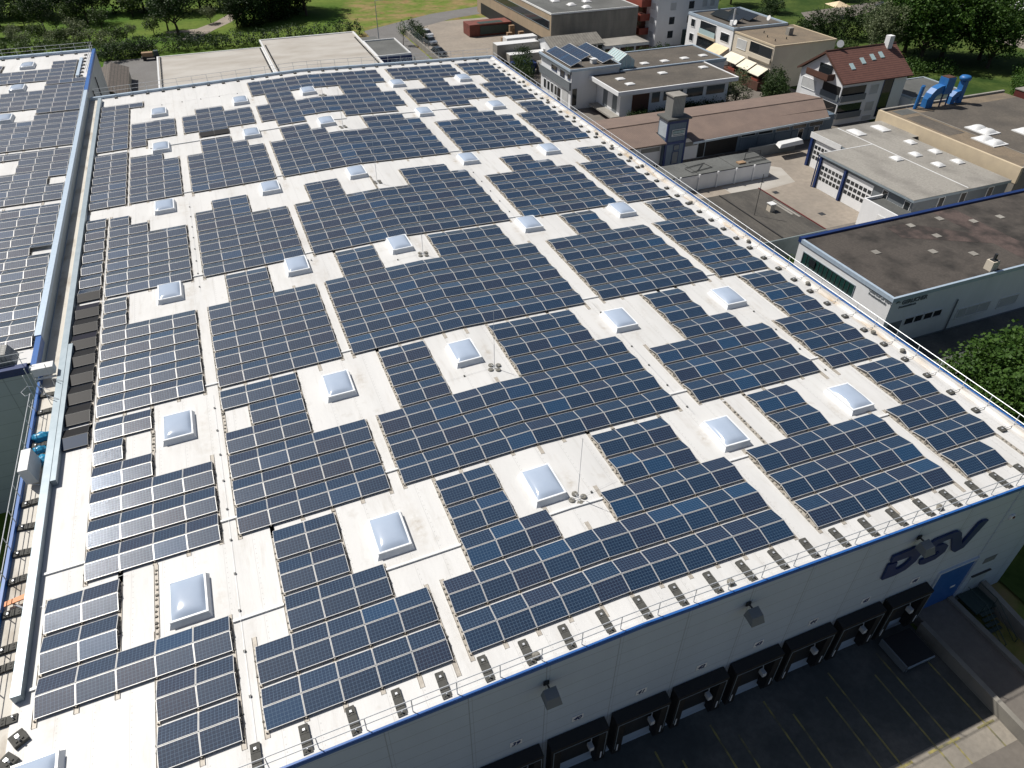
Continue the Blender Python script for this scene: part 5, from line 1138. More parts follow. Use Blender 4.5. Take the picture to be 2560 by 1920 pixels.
# white apartment tower
c = house('apartment_tower', 'tall white apartment block with terracotta balconies rising beyond the picture top', 'apartment block')
flat(c, 103.0, 119, 125.6, 140, 9.0, M['white'], M['bitgrey'], M['cap'])
for k in range(6):
    z = -10.6+2.85*k
    bal = obj('balcony', MB().box(100.7, 103.0, 128.6, 135.5, z+1.4, z+1.55).box(100.6, 100.72, 128.5, 135.6, z+1.2, z+2.6).box(100.721, 103.0, 128.5, 128.62, z+1.2, z+2.6), M['red'], c)
    panel_x(c, 'balcony_door', M['glass'], 103.05, 130, 134.5, z+1.6, z+3.7, .05, M['white'])
    panel_x(c, 'roller_shutter', M['shutter'], 103.05, 126.5, 128.2, z+.8, z+2.1, .05, M['white'])
    for x in (106.3, 111.0): panel_y(c, 'window', M['glass'] if (k+int(x)) % 3 else M['shutter'], 125.65, x, x+1.4, z+.7, z+2.2, .05, M['white'])
    for x in (114.6, 116.6): panel_y(c, 'window', M['shutter'], 125.65, x, x+1.2, z+.9, z+2.2, .05, M['white'])
panel_y(c, 'entrance', M['green'], 125.65, 110.2, 112.4, ZG+.05, -8.4, .8)
for y, z in ((129.1, -3.4),):
    obj('satellite_dish', MB().ring([(.05, 0), (.3, .08), (.45, .2)], 101.2, y), M['curb'], c).location = (0, 0, z)

# row houses
c = house('row_house', 'white flat-roofed row house with solar collectors and recessed balcony')
RZ2 = -3.4
flat(c, 106.4, 119.5, 102.5, 118.6, RZ2, M['white'], M['bitumen'], M['cap'], .3, .25)
panel_x(c, 'balcony_recess', M['glass'], 106.45, 108.2, 113.8, -6.0, -3.9, .05, M['white']); obj('balcony_rail', MB().box(106.2, 106.26, 108.2, 113.8, -6.3, -5.3), M['glasspale'], c)
obj('balcony_slab', MB().box(106.1, 106.44, 108.0, 114.0, -6.75, -6.3), M['cream'], c)
panel_x(c, 'patio_glazing', M['glass'], 106.45, 108.4, 114.2, -9.3, -7.0, .05, M['darkframe'])
for y0, y1, z0, z1 in ((115.8, 117.2, -5.6, -4.2), (115.8, 117.2, -8.4, -7.0), (103.6, 106.4, -6.1, -4.6)): panel_x(c, 'window', M['glass'], 106.45, y0, y1, z0, z1, .05, M['white'])
for x, y0, y1 in ((110.2, 106.2, 114.8), (114.2, 106.8, 114.6)):
    mb = MB().hexa([(x-1.0, y0, RZ2+.2), (x+1.1, y0, RZ2+1.1), (x+1.1, y1, RZ2+1.1), (x-1.0, y1, RZ2+.2), (x-1.0, y0, RZ2+.3), (x+1.1, y0, RZ2+1.2), (x+1.1, y1, RZ2+1.2), (x-1.0, y1, RZ2+.3)])
    obj('solar_collector', mb, M['glass'], c); obj('collector_prop', MB().path([(x+1, y0+.3, RZ2), (x+1, y0+.3, RZ2+1.1)], .05).path([(x+1, y1-.3, RZ2), (x+1, y1-.3, RZ2+1.1)], .05), M['alu'], c)
cm = obj('chimney', MB().box(107.9, 108.8, 105.2, 106.1, RZ2+.002, RZ2+.9), M['white'], c); obj('flue', MB().tube((108.35, 105.65, RZ2+.9), (108.35, 105.65, RZ2+3.0), .22), M['steel'], cm)
for x, y in ((107.3, 103.4), (116, 104.2)):
    o = obj('satellite_dish', MB().ring([(.05, 0), (.35, .08), (.5, .22)], 0, 0), M['curb'], c); o.location = (x, y, RZ2+1.0); o.rotation_euler = (0, -1.2, 0); obj('dish_pole', MB().tube((x, y, RZ2), (x, y, RZ2+1.0), .04), M['steel'], c)
awn = lambda root, y0, y1, z, m_: obj('awning', MB().hexa([(104.3, y0, z-1.1), (106.4, y0, z), (106.4, y1, z), (104.3, y1, z-1.1), (104.3, y0, z-1.02), (106.4, y0, z+.08), (106.4, y1, z+.08), (104.3, y1, z-1.02)]), M[m_], root)
awn(c, 103.0, 107.8, -7.0, 'awning2')
c = house('row_house', 'beige flat-roofed row house with gravel roof, loggia and three ivory awnings')
flat(c, 106.6, 121, 89.9, 102.45, RZ2-.3, M['offwhite'], M['sandroof'], M['cream'], .2, .08)
panel_x(c, 'loggia', M['glass'], 106.65, 90.3, 97.0, -6.2, -4.3, .05, M['offwhite']); obj('loggia_rail', MB().box(106.3, 106.5, 90.2, 97.2, -6.9, -6.1), M['offwhite'], c)
panel_x(c, 'window', M['shutter'], 106.65, 98.2, 101.0, -6.3, -4.7, .05, M['white']); panel_x(c, 'patio_glazing', M['glass'], 106.65, 90.4, 101.6, -9.9, -7.8, .05, M['darkframe'])
awn(c, 97.4, 102.2, -7.4, 'awning'); awn(c, 93.8, 97.2, -7.6, 'awning'); awn(c, 90.2, 93.6, -7.8, 'awning')
for y in (91.5, 95.0, 99.0): obj('flower_box', MB().box(104.6, 105.0, y-1.0, y+1.0, -9.9, -9.5), M['red'], c)
obj('terrace_wall', MB().box(104.4, 106.5, 89.95, 102.4, ZG, -9.95), M['wood'], c)
cm = obj('chimney', MB().box(114.2, 115.2, 95.6, 96.6, RZ2-.3, RZ2+1.0), M['bitpale'], c)
for x, y in ((109, 93), (109.5, 96), (111, 99), (112, 93.5)): obj('vent_stub', MB().tube((x, y, RZ2-.3), (x, y, RZ2+.1), .1), M['darkframe'], c)

# red tiled house
c = house('tiled_house', 'white gabled house with red-brown tiled roof, skylights and corner balconies', 'house')
E0, E1, EZ, RDZ = 68.6, 80.0, -4.5, -0.7
mid = (E0+E1)/2
obj('wall', MB().prism([(E0+.7, ZG-.1), (E1-.5, ZG-.1), (E1-.5, EZ-.1), (mid, RDZ-.35), (E0+.7, EZ-.1)], 0, 104.4, 118.3), M['white'], c)
rf = obj('roof', MB().hexa([(103.9, E0, EZ-.2), (118.8, E0, EZ-.2), (118.8, mid, RDZ-.2), (103.9, mid, RDZ-.2), (103.9, E0, EZ), (118.8, E0, EZ), (118.8, mid, RDZ), (103.9, mid, RDZ)]).hexa([(103.9, mid+.002, RDZ-.2), (118.8, mid+.002, RDZ-.2), (118.8, E1, EZ-.2), (103.9, E1, EZ-.2), (103.9, mid+.002, RDZ), (118.8, mid+.002, RDZ), (118.8, E1, EZ), (103.9, E1, EZ)]), M['tile'], c)
sl_z = lambda y: EZ+(y-E0)*(RDZ-EZ)/(mid-E0)
for x, y in ((107.3, 71.2), (110.0, 71.9), (112.4, 72.3), (114.4, 72.5)):
    k_ = obj('roof_window', MB().hexa([(x-.4, y-.5, sl_z(y-.5)+.02), (x+.4, y-.5, sl_z(y-.5)+.02), (x+.4, y+.5, sl_z(y+.5)+.02), (x-.4, y+.5, sl_z(y+.5)+.02), (x-.4, y-.5, sl_z(y-.5)+.12), (x+.4, y-.5, sl_z(y-.5)+.12), (x+.4, y+.5, sl_z(y+.5)+.12), (x-.4, y+.5, sl_z(y+.5)+.12)]), M['glasspale'], rf)
obj('chimney', MB().box(116.3, 117.3, mid-.9, mid+.1, RDZ-1, RDZ+1.4), M['white'], rf)
o = obj('satellite_dish', MB().ring([(.05, 0), (.4, .1), (.6, .28)], 0, 0), M['curb'], c); o.location = (106.8, mid+.4, RDZ+.7); o.rotation_euler = (.9, -.7, 0)
obj('ridge_tiles', MB().tube((103.8, mid, RDZ+.02), (118.9, mid, RDZ+.02), .13), M['tile'], c)
obj('verge_board', MB().add([(103.88, E0, EZ-.3), (103.88, mid, RDZ-.3), (103.88, E1, EZ-.3), (103.88, E1, EZ+.05), (103.88, mid, RDZ+.05), (103.88, E0, EZ+.05), (103.80, E0, EZ-.3), (103.80, mid, RDZ-.3), (103.80, E1, EZ-.3), (103.80, E1, EZ+.05), (103.80, mid, RDZ+.05), (103.80, E0, EZ+.05)], [(0, 1, 4, 5), (1, 2, 3, 4), (6, 7, 10, 11), (7, 8, 9, 10), (5, 4, 10, 11), (4, 3, 9, 10)]), M['wood'], c)
# gable front
b_ = obj('balcony', MB().box(102.9, 104.39, 71.6, 76.6, -4.75, -4.6).box(102.85, 102.95, 71.5, 76.7, -4.6, -3.7).box(102.951, 104.39, 71.5, 71.6, -4.6, -3.7), M['wood'], c)
panel_x(c, 'balcony_door', M['glass'], 104.4, 72.2, 75.4, -4.55, -2.7, .04, M['white'])
panel_x(c, 'roller_shutter', M['shutter'], 104.4, 75.2, 78.6, -7.4, -5.8, .05, M['white']); panel_x(c, 'roller_shutter', M['shutter'], 104.4, 75.2, 78.4, -10.3, -8.7, .05, M['white'])
for z in (-7.6, -10.4):
    panel_x(c, 'loggia', M['black'], 104.4, 69.5, 73.6, z, z+2.3, .04); obj('loggia_rail', MB().box(104.2, 104.3, 69.4, 73.7, z, z+1.0), M['slategrey'], c)  # black sheet paints the shade inside the loggia
    panel_y(c, 'loggia', M['glass'], 69.3, 104.5, 109.6, z, z+2.3, .04, M['white']); obj('loggia_rail', MB().box(104.4, 109.7, 68.9, 69.0, z, z+1.0), M['slategrey'], c)
    panel_y(c, 'roller_shutter', M['shutter'], 69.3, 110.6, 112.4, z+.6, z+2.1, .05, M['white'])
panel_y(c, 'stair_glazing', M['glass'], 69.3, 113.4, 115.4, ZG+.5, -5.0, .06, M['dblue']); panel_y(c, 'window', M['shutter'], 69.3, 110.6, 112.6, ZG+.1, -10.6, .05, M['white'])
c = house('villa_garage', 'white garage annex with grey flat roof beside the tiled house')
flat(c, 119.2, 131, 67.5, 76.5, -8.2, M['white'], M['bitgrey'], M['palegrey'], .2, .12)
panel_y(c, 'garage_door', M['wood'], 67.55, 119.8, 129, ZG+.6, -9.0, .06)

# depot: far warehouse roofs and the sign block behind the big hall
c = house('far_warehouse', 'pale grey flat-roofed warehouse in two halves behind the big hall')
FZ = -6.6
flat(c, -.4, 19.2, 95, 137.2, FZ, M['ribgrey'], M['farroof'], M['curb'], .25, .08)
obj('wall', MB().box(19.4, 38.4, 95, 141, ZG, FZ+.34), M['ribgrey'], c)
obj('roof', MB().box(19.3, 38.5, 95, 141.1, FZ+.345, FZ+.42), M['farroof'], c)
obj('roof_edge', MB().box(19.15, 19.45, 95, 141.2, FZ+.2, FZ+.55).box(38.2, 38.6, 95, 141.2, FZ+.2, FZ+.55).box(19.46, 38.19, 140.8, 141.2, FZ+.2, FZ+.55), M['curb'], c)
for x in (.1, 18.6, 19.7, 37.6):
    zz = FZ+.01+(.42 if x > 19.4 else 0); mb = MB().box(x+.08, x+.17, 95.5, 136.5, zz, zz+.10)
    for y in np.arange(96, 136, 1.1): mb.box(x, x+.25, y, y+.45, zz+.05, zz+.2)
    obj('snow_guard', mb, M['darkframe'], c)
obj('roof_hatch', MB().box(4.2, 6.0, 112.6, 113.8, FZ+.01, FZ+.4), M['curb'], c)
c = house('sign_building', 'low dark-roofed building with pale letters on its navy sign band')
flat(c, 38.8, 45.4, 121.0, 133.5, -6.5, M['ribgrey'], M['bitgrey'], M['curb'], .2, .22)
obj('roof', MB().box(38.8, 42.2, 133.51, 137.0, -6.7, -6.45), M['bitgrey'], c)
obj('sign_band', MB().box(38.8, 45.5, 120.7, 120.949, -8.6, -6.65), M['dblue'], c)
text('sign_lettering', 'schröder', 1.15, M['palegrey'], c, (41.2, 120.68, -7.75), '-y', bold=.02, extrude=.02)
obj('sign_label', MB().box(44.2, 44.6, 120.65, 120.699, -8.5, -8.15), M['white'], c)
c = house('tiled_barn', 'small barn with grey-brown tiled roof squeezed behind the neighbouring hall', 'barn')
obj('wall', MB().box(-11, -6.4, 124, 143, ZG, -9.4), M['offwhite'], c)
obj('roof', MB().add([(-6.2, 123.5, -9.3), (-6.2, 143.2, -9.3), (-9.2, 143.2, -8.1), (-9.2, 123.5, -8.1), (-12, 123.5, -9.3), (-12, 143.2, -9.3)], [(0, 1, 2, 3), (3, 2, 5, 4)]), M['tilegrey'], c)

# vehicles ---------------------------------------------------------
def car(x, y, rz, m, label, name='parked_car'):
    t = thing(name, label, 'car', 'parked cars', (x, y, ZG), rz)
    sec = [(-2.1, .35), (-2.15, .75), (-1.9, .95), (-1.45, .98), (1.1, .92), (1.95, .78), (2.1, .55), (2.05, .32)]
    mb = MB().prism(sec, 1, -.86, .86); obj('body', mb, m, t)
    mb = MB().add([(-1.75, -.78, .97), (1.05, -.78, .95), (1.05, .78, .95), (-1.75, .78, .97), (-1.35, -.62, 1.42), (.25, -.62, 1.45), (.25, .62, 1.45), (-1.35, .62, 1.42)], [(0, 1, 5, 4), (1, 2, 6, 5), (2, 3, 7, 6), (3, 0, 4, 7)]); obj('windows', mb, M['glass'], t)
    obj('roof', MB().box(-1.38, .28, -.64, .64, 1.425, 1.47), m, t)
    for wx in (-1.3, 1.3):
        for wy in (-.86, .72): 
            w_ = obj('wheel', MB().tube((wx, wy, .32), (wx, wy+.14, .32), .32, 12), M['black'], t)
    for wy in (-.6, .6): obj('headlight', MB().box(2.02, 2.09, wy-.18, wy+.18, .55, .7), M['curb'], t)
    return t
carp = {}
def paint(name, c): 
    m, n, b = new_mat(name); b.inputs['Base Color'].default_value = (*c, 1); b.inputs['Roughness'].default_value = .28; b.inputs['Metallic'].default_value = .3; b.inputs['Coat Weight'].default_value = .6; return m
car(57.1, 147.4, -1.45, paint('silver_car_paint', (.30, .33, .36)), 'silver car parked along the yard wall')
car(58.3, 154.2, -1.45, paint('white_car_paint', (.7, .7, .7)), 'white car half hidden by the tree at the yard wall')
car(56.0, 137.6, -1.3, paint('black_car_paint', (.03, .03, .03)), 'black car nearest the roof edge in the yard')
car(70.2, 121.0, .1, paint('white_saloon_paint', (.75, .75, .75)), 'white saloon between the hedge and the lean-to')
car(79.5, 152.0, .2, M['darkframe'], 'black pickup beside the red container', 'parked_pickup')
car(182.5, 138.8, .3, paint('dark_car_paint', (.06, .07, .08)), 'dark car on the villa drive near the upper edge')
def trailer(x0, x1, y0, y1, zt, label, m='curb'):
    t = thing('box_trailer', label, 'trailer', 'white box trailers')
    obj('body', MB().box(x0, x1, y0, y1, ZG+1.1, zt), M['farroof' if m == 'old' else m], t)
    obj('roof', MB().box(x0+.05, x1-.05, y0+.05, y1-.05, zt+.002, zt+.05), M['curb'], t)
    for x in (x0+1.2, x0+2.4, x1-1.5):
        for y in (y0+.02, y1-.3): obj('wheel', MB().tube((x, y, ZG+.5), (x, y+.28, ZG+.5), .5, 12), M['black'], t)
    obj('chassis', MB().box(x0+.3, x1-.3, y0+.5, y1-.5, ZG+.75, ZG+1.09), M['darkframe'], t)
trailer(64.6, 74.2, 124.4, 127.0, -7.5, 'white box trailer standing nearest the hall corner', 'bitpale')
trailer(66.3, 75.5, 121.6, 123.9, -8.9, 'lower white trailer in front of the tall one', 'bitpale')
trailer(68.4, 75.4, 128.4, 130.9, -7.4, 'white trailer behind the tall one')
trailer(188.5, 206, 117.6, 121.2, -7.6, 'white lorry trailer at the right edge beyond the trees')
trailer(190, 207, 112.6, 116.4, -7.4, 'second white lorry trailer at the right edge beyond the trees', 'bitpale')
trailer(190, 208, 107.2, 111.2, -7.6, 'third white lorry trailer, nearest at the right edge beyond the trees', 'bitpale')
t = thing('shipping_container', 'weathered red shipping container under a green tarpaulin', 'container')
obj('body', MB().box(67.4, 78.0, 149.6, 154.2, ZG+.1, -8.9), M['rust'], t); obj('tarpaulin', MB().box(70, 77.5, 149.4, 149.59, ZG+.4, -9.3).box(70, 76, 150, 152, -8.895, -8.85), M['green'], t)
t = thing('shipping_container', 'dark red steel container behind the works roof at the right edge', 'container')
obj('body', MB().box(138.5, 146, 57.5, 63.5, ZG, -7.6), M['darkred'], t); obj('lid', MB().box(138.4, 146.1, 57.4, 63.6, -7.598, -7.45), M['bitpale'], t)
t = thing('skip', 'blue steel skips stacked beside the white trailers', 'skip')
obj('bin', MB().hexa([(66, 117.2, ZG), (70, 117.2, ZG), (70, 119.6, ZG), (66, 119.6, ZG), (65.6, 116.9, -9.6), (70.4, 116.9, -9.6), (70.4, 119.9, -9.6), (65.6, 119.9, -9.6)]), M['dblue'], t)
pn = 0
for x, y, n_ in ((73, 142, 4), (75, 143.5, 6), (76.6, 146, 9), (77.4, 142.2, 7), (75.6, 139.2, 5), (73.4, 138.2, 3), (71.8, 140.2, 2), (70.6, 137.4, 2)):
    pn += 1; t = thing('pallet_stack', 'stack of %s wooden pallets, %s from the trailers in the far yard' % (['', '', 'two', 'three', 'four', 'five', 'six', 'seven', 'eight', 'nine'][n_], ORD[9-pn]), 'pallets', 'pallet stacks in the depot yard')
    for q in range(n_): obj('pallet', MB().box(x-.6, x+.6, y-.4, y+.4, ZG+.02+.3*q, ZG+.24+.3*q), M['paletimber'], t)
# walls, fences, posts
block_thing('yard_wall', 'long low concrete wall between the street and the depot yard', 'wall', MB().box(53.7, 54.1, 112, 160.5, ZG, ZG+1.2), M['conwall'])
fn = thing('mesh_fence', 'tall grey wire mesh fence on the yard wall', 'fence')
for y in np.arange(113, 160.5, 2.5): obj('post', MB().tube((53.9, y, ZG+1.2), (53.9, y, ZG+2.9), .04, 5), M['galv'], fn)
for z in (1.5, 1.9, 2.3, 2.7): obj('wire', MB().tube((53.9, 112.5, ZG+z), (53.9, 160.5, ZG+z), .014, 4), M['galv'], fn)
tag(obj('street_lamp', MB().tube((47.1, 156.3, ZG), (47.1, 156.3, -3.5), .1, 8, .06).tube((47.1, 156.3, -3.5), (48.6, 156.0, -3.3), .05).box(48.2, 49.0, 155.9, 156.1, -3.4, -3.25), M['galv']), 'grey street lamp post behind the dark-roofed sign building', 'street lamp')
for k, (x, y) in enumerate(((47.6, 124), (48.4, 130), (49.0, 136))): tag(obj('information_sign', MB().tube((x, y, ZG), (x, y, ZG+2.2), .04).box(x-.03, x+.03, y-.5, y+.5, ZG+1.2, ZG+2.2), M['slategrey']), 'small grey sign post on the lane beside the sign building, %s one' % ['nearest', 'middle', 'farthest'][k], 'sign')
gz = thing('garden_pavilion', 'cream fabric garden pavilion among the hedges at top right', 'pavilion')
obj('roof', MB().add([(160.8, 133.2, -8.9), (165.4, 132.2, -8.9), (166.2, 137.0, -8.9), (161.6, 138, -8.9), (163.5, 135.1, -7.9)], [(0, 1, 4), (1, 2, 4), (2, 3, 4), (3, 0, 4)]), M['awning2'], gz)
for x, y in ((160.9, 133.3), (165.3, 132.4), (166.1, 136.9), (161.7, 137.9)): obj('pole', MB().tube((x, y, ZG), (x, y, -8.9), .06), M['darkframe'], gz)
jt = thing('trailer_cart', 'small cart with pale load and green cab at the far yard corner', 'trailer', loc=(-2.6, 157.0, ZG))
obj('load', MB().box(-1.6, .6, -.6, .6, .7, 1.5), M['paletimber'], jt); obj('chassis', MB().box(-1.8, 1.8, -.6, .6, .4, .69), M['darkframe'], jt); obj('cab', MB().box(.8, 1.7, -.6, .6, .7, 1.7), M['leafdark'] if False else M['green'], jt)
for x in (-1.2, 1.2): obj('wheel', MB().tube((x, -.75, .4), (x, -.6, .4), .4, 10), M['black'], jt)

# ------------------------------------------------------------------ vegetation
def leaf_cloud(name, m, lobes, n, size, seed, squash=1.0):
    """leaf clumps as many small quads in and near the surface of several ellipsoid lobes; tint varies by clump"""
    g = np.random.default_rng(seed); P = []; Tn = []
    w = np.array([l[3]*l[4]*l[5] for l in lobes])**(2/3); w = w/w.sum()
    for (x, y, z, a, b, c), ww in zip(lobes, w):
        k = max(8, int(n*ww)); nclump = max(5, k//14)
        d = g.normal(size=(nclump, 3)); d /= np.linalg.norm(d, axis=1)[:, None]
        rr = (0.60+0.48*g.random(nclump)**0.7)
        ctr = d*rr[:, None]
        ti = np.clip(.5+.28*g.normal(size=nclump)+.12*(g.random(nclump)-.5), 0, 1)
        idx = g.integers(0, nclump, k)
        p = ctr[idx]*np.array([a, b, c])+g.normal(size=(k, 3))*size*1.15
        P.append(p+np.array([x, y, z])); Tn.append(np.clip(ti[idx]+.12*g.normal(size=k), 0, 1))
    P = np.concatenate(P); Tn = np.concatenate(Tn); k = len(P)
    nrm = g.normal(size=(k, 3)); nrm[:, 2] = np.abs(nrm[:, 2])+.35; nrm /= np.linalg.norm(nrm, axis=1)[:, None]
    ref = g.normal(size=(k, 3)); u = np.cross(nrm, ref); u /= np.linalg.norm(u, axis=1)[:, None]; v = np.cross(nrm, u)
    s = size*(.6+.8*g.random(k))[:, None]
    V = np.stack([P-u*s*.5-v*s*.15, P-u*s*.05+v*s*.42, P+u*s*.55+v*s*.1, P+u*s*.02-v*s*.45], 1).reshape(-1, 3)
    me = bpy.data.meshes.new(name); me.from_pydata(V.tolist(), [], np.arange(4*k).reshape(-1, 4).tolist()); me.materials.append(m)
    me.attributes.new('tint', 'FLOAT', 'FACE').data.foreach_set('value', Tn.tolist())
    return me
def trunk_mesh(h, r, lean, limbs, seed):
    g = random.Random(seed); mb = MB()
    top = (lean*h, g.uniform(-.1, .1)*h, h); midp = (lean*h*.4, 0, h*.5)
    mb.tube((0, 0, -.1), midp, r, 7, r*.75); mb.tube(midp, top, r*.75, 7, r*.4)
    for k in range(limbs):
        a = 2*math.pi*k/limbs+g.uniform(-.4, .4); L = h*g.uniform(.5, .8); z0 = h*g.uniform(.5, .9)
        mb.tube((lean*z0, 0, z0), (lean*z0+math.cos(a)*L, math.sin(a)*L, z0+L*g.uniform(.6, 1.0)), r*.45, 5, r*.12)
    return mb
def tree_proto(name, label, cat, group, m, h, trunk_h, r, lobes, n, size, seed, lean=.1):
    t = thing(name, label, cat, group)
    obj('trunk', trunk_mesh(trunk_h, r, lean, 5, seed), M['bark'], t)
    link('crown', leaf_cloud('crown', m, lobes, n, size, seed), t)
    return t
def round_lobes(R, h0, H, k, seed):
    g = random.Random(seed); out = [(0, 0, h0+H*.5, R*.75, R*.75, H*.45)]
    for i in range(k):
        a = 2*math.pi*i/k+g.uniform(-.5, .5); d = R*g.uniform(.4, .75); s = g.uniform(.38, .6)
        out.append((d*math.cos(a), d*math.sin(a), h0+H*g.uniform(.3, .85), R*s, R*s, H*s*.6))
    return out
gO = 'orchard trees on the meadow behind the halls'
apple = [tree_proto('orchard_tree', 'x', 'tree', gO, M[mm], 4.5, 1.7, .13, round_lobes(2.1, 1.3, 3.2, 6, sd), 1500, .26, sd, ln_) for sd, ln_, mm in ((11, .15, 'leaf'), (12, -.2, 'leaf'), (13, .05, 'leafgrey'))]
oak = [tree_proto('broadleaf_tree', 'x', 'tree', gO, M['leafdark'], 9, 3, .3, round_lobes(4.2, 2.2, 7.0, 9, sd), 3800, .36, sd, .05) for sd in (21, 22)]
bright = tree_proto('broadleaf_tree', 'x', 'tree', None, M['leafbright'], 11, 3, .35, round_lobes(5.2, 1.5, 9.0, 11, 31), 7500, .38, 31, .02)
bush0 = tree_proto('bush', 'x', 'bush', None, M['leafdark'], 2, .6, .07, round_lobes(1.5, .1, 1.9, 5, 41), 900, .22, 41)
bush1 = tree_proto('bush', 'x', 'bush', None, M['leafbright'], 3, .8, .1, round_lobes(2.4, .1, 3.4, 7, 42), 4200, .20, 42)
used = set()
def put(proto, x, y, s, label, group=None, z=ZG, rz=None):
    rz = rnd.uniform(0, 6.28) if rz is None else rz
    if proto.name in used: o = dup(proto, (x, y, z), rz, label, s)
    else:
        used.add(proto.name); o = proto; o.location = (x, y, z); o.rotation_euler = (0, 0, rz); o.scale = (s, s, s); o['label'] = label
    if group: o['group'] = group
    elif 'group' in o.keys() and proto in (bush0, bush1, bright): del o['group']
    return o
orch = [(-31.2, 200, 1, 1.15, 'spreading pale orchard tree'), (-26.1, 192.9, 3, .95, 'tall dark tree with leaning trunk'), (-23.3, 191.7, 2, 1.0, 'grey-green orchard tree'), (-26.2, 181.6, 0, .95, 'rounded orchard tree'),
        (-31, 180.7, 2, .85, 'thin orchard tree'), (-20.2, 198.9, 0, 1.1, 'slender orchard tree'), (-22.3, 205.9, 3, .8, 'dark tree'), (-13.3, 189, 1, 1.05, 'bushy green orchard tree'), (-6.3, 180, 2, .55, 'tiny young orchard tree'),
        (-1.7, 180, 0, .9, 'orchard tree'), (11.7, 187.5, 2, .8, 'lone small tree'), (3.7, 177, 4, 1.25, 'big dark tree'), (-8.5, 171.2, 0, 1.0, 'dark green orchard tree'), (-17, 199, 3, 1.0, 'broad tree'), (-28.3, 174.8, 2, .8, 'low grey orchard tree'),
        (-17.5, 178.1, 2, 1.05, 'wide grey-green tree'), (-20.9, 176, 1, .8, 'scrubby orchard tree'), (1.5, 183, 4, .8, 'leafy tree'), (-36, 190, 3, .9, 'dark tree'), (-37, 203, 4, .9, 'tree'), (-6.5, 203, 0, 1.3, 'lit tree'), (20, 188, 4, 1.2, 'dense dark tree'), (17.5, 181, 4, .8, 'dark bushy tree')]
tp = apple+oak
anchor = ['at the left edge of the meadow', 'behind the neighbouring railing', 'near the far left grass', 'left of the meadow centre', 'in the middle of the meadow', 'near the pale path', 'beside the hedge', 'at the dark wood edge']
for k, (x, y, p, s, nm) in enumerate(orch):
    put(tp[p], x, y, s, '%s, %s of the orchard counted from the left, %s row' % (nm, ORD[1+sorted(range(len(orch)), key=lambda q: orch[q][0]).index(k)], 'rear' if y > 192 else ('middle' if y > 182 else 'front')), gO)
wood = [(-46+6.2*k+rnd.uniform(-1.5, 1.5), 214+rnd.uniform(-3, 6)-(k*1.0 if k < 9 else 9), rnd.uniform(.95, 1.35)) for k in range(12)]
wood += [(22+4.5*k, 184+k*1.6+rnd.uniform(-2, 2), rnd.uniform(1.0, 1.3)) for k in range(4)]+[(24+4*k, 196+rnd.uniform(-2, 3), 1.35) for k in range(4)]
for k, (x, y, s) in enumerate(wood): put(oak[k % 2], x, y, s, 'tall dark tree of the wood along the upper edge, %s from the left' % ORD[k+1], 'dark trees at the upper left edge')
def hedge(name, label, pts, w, h, m, n, size, seed, group=None):
    lobes = []; g = random.Random(seed)
    for a, b in zip(pts[:-1], pts[1:]):
        a = Vector(a); b = Vector(b); k = max(1, int((b-a).length/(w*.8)))
        for i in range(k):
            p = a.lerp(b, (i+.5)/k); f_ = g.uniform(.8, 1.15)
            lobes.append((p.x+g.uniform(-.2, .2), p.y+g.uniform(-.2, .2), ZG+h*.5*f_, w*.62, w*.62, h*.52*f_))
    t = thing(name, label, 'hedge', group)
    link('foliage', leaf_cloud('foliage', m, lobes, n, size, seed), t)
    mb = MB()
    for l in lobes[::2]: mb.tube((l[0], l[1], ZG-.1), (l[0], l[1], ZG+h*.6), .09, 5)
    obj('stem', mb, M['bark'], t); return t
hedge('hedge', 'dark hedge along the back of the far warehouse', [(-4, 163.5), (19, 161.5), (36, 163), (44, 162)], 3.2, 3.0, M['leafdark'], 9000, .28, 51)
hedge('thicket', 'dark undergrowth of the wood along the upper left edge', [(-50, 216), (-25, 214), (0, 207), (14, 203)], 7, 7.5, M['leafdark'], 16000, .42, 63)
hedge('thicket', 'dense dark green thicket right of the pale orchard path', [(17.5, 179), (24, 183), (31, 188), (33, 196)], 7, 8.5, M['leafdark'], 16000, .40, 64)
hedge('thicket', 'grey-green scrub in the middle of the orchard front', [(-24, 177), (-17, 175), (-10, 174)], 4, 3.4, M['leafgrey'], 5000, .28, 65)
hedge('hedge', 'bushes where the meadow meets the neighbouring hall', [(-34, 170), (-24, 169), (-14, 163), (-6, 161)], 4.0, 3.2, M['leaf'], 8000, .28, 52)
hedge('hedge', 'dark bushes beside the tiled barn', [(-13, 158), (-8, 160), (-3, 163)], 3.4, 3.0, M['leafdark'], 4000, .26, 53)
hedge('hedge', 'shrubs along the depot yard wall', [(55.3, 147), (55.6, 158)], 2.2, 3.2, M['leafdark'], 2500, .25, 54)
hedge('hedge', 'clipped dark hedge between the hall and the parked white saloon', [(63.5, 108), (67.8, 118.5)], 3.0, 4.6, M['thuja'], 6000, .24, 55)
hedge('hedge', 'clipped thuja hedge in front of the wooden garage door', [(70.5, 80), (75.5, 81), (78.5, 82.5)], 1.6, 2.6, M['thuja'], 4500, .18, 56)
hedge('hedge', 'bushes under the low office window strip', [(79, 83.2), (84.5, 83.2), (92, 83)], 1.7, 2.0, M['leafdark'], 3500, .2, 57)
hedge('hedge', 'round shrubs between the solar house and the apartment tower', [(80, 113), (88, 113.5), (96, 114), (101, 117)], 2.8, 3.0, M['thuja'], 6500, .24, 58)
hedge('hedge', 'tall dark thuja hedge behind the tiled house', [(131, 112), (142, 116), (152, 115), (160, 116)], 3.6, 6.5, M['thuja'], 14000, .3, 59)
hedge('hedge', 'tall thuja hedge running toward the upper right edge', [(162, 117), (176, 125), (192, 134)], 4.2, 6.0, M['thuja'], 12000, .32, 60)
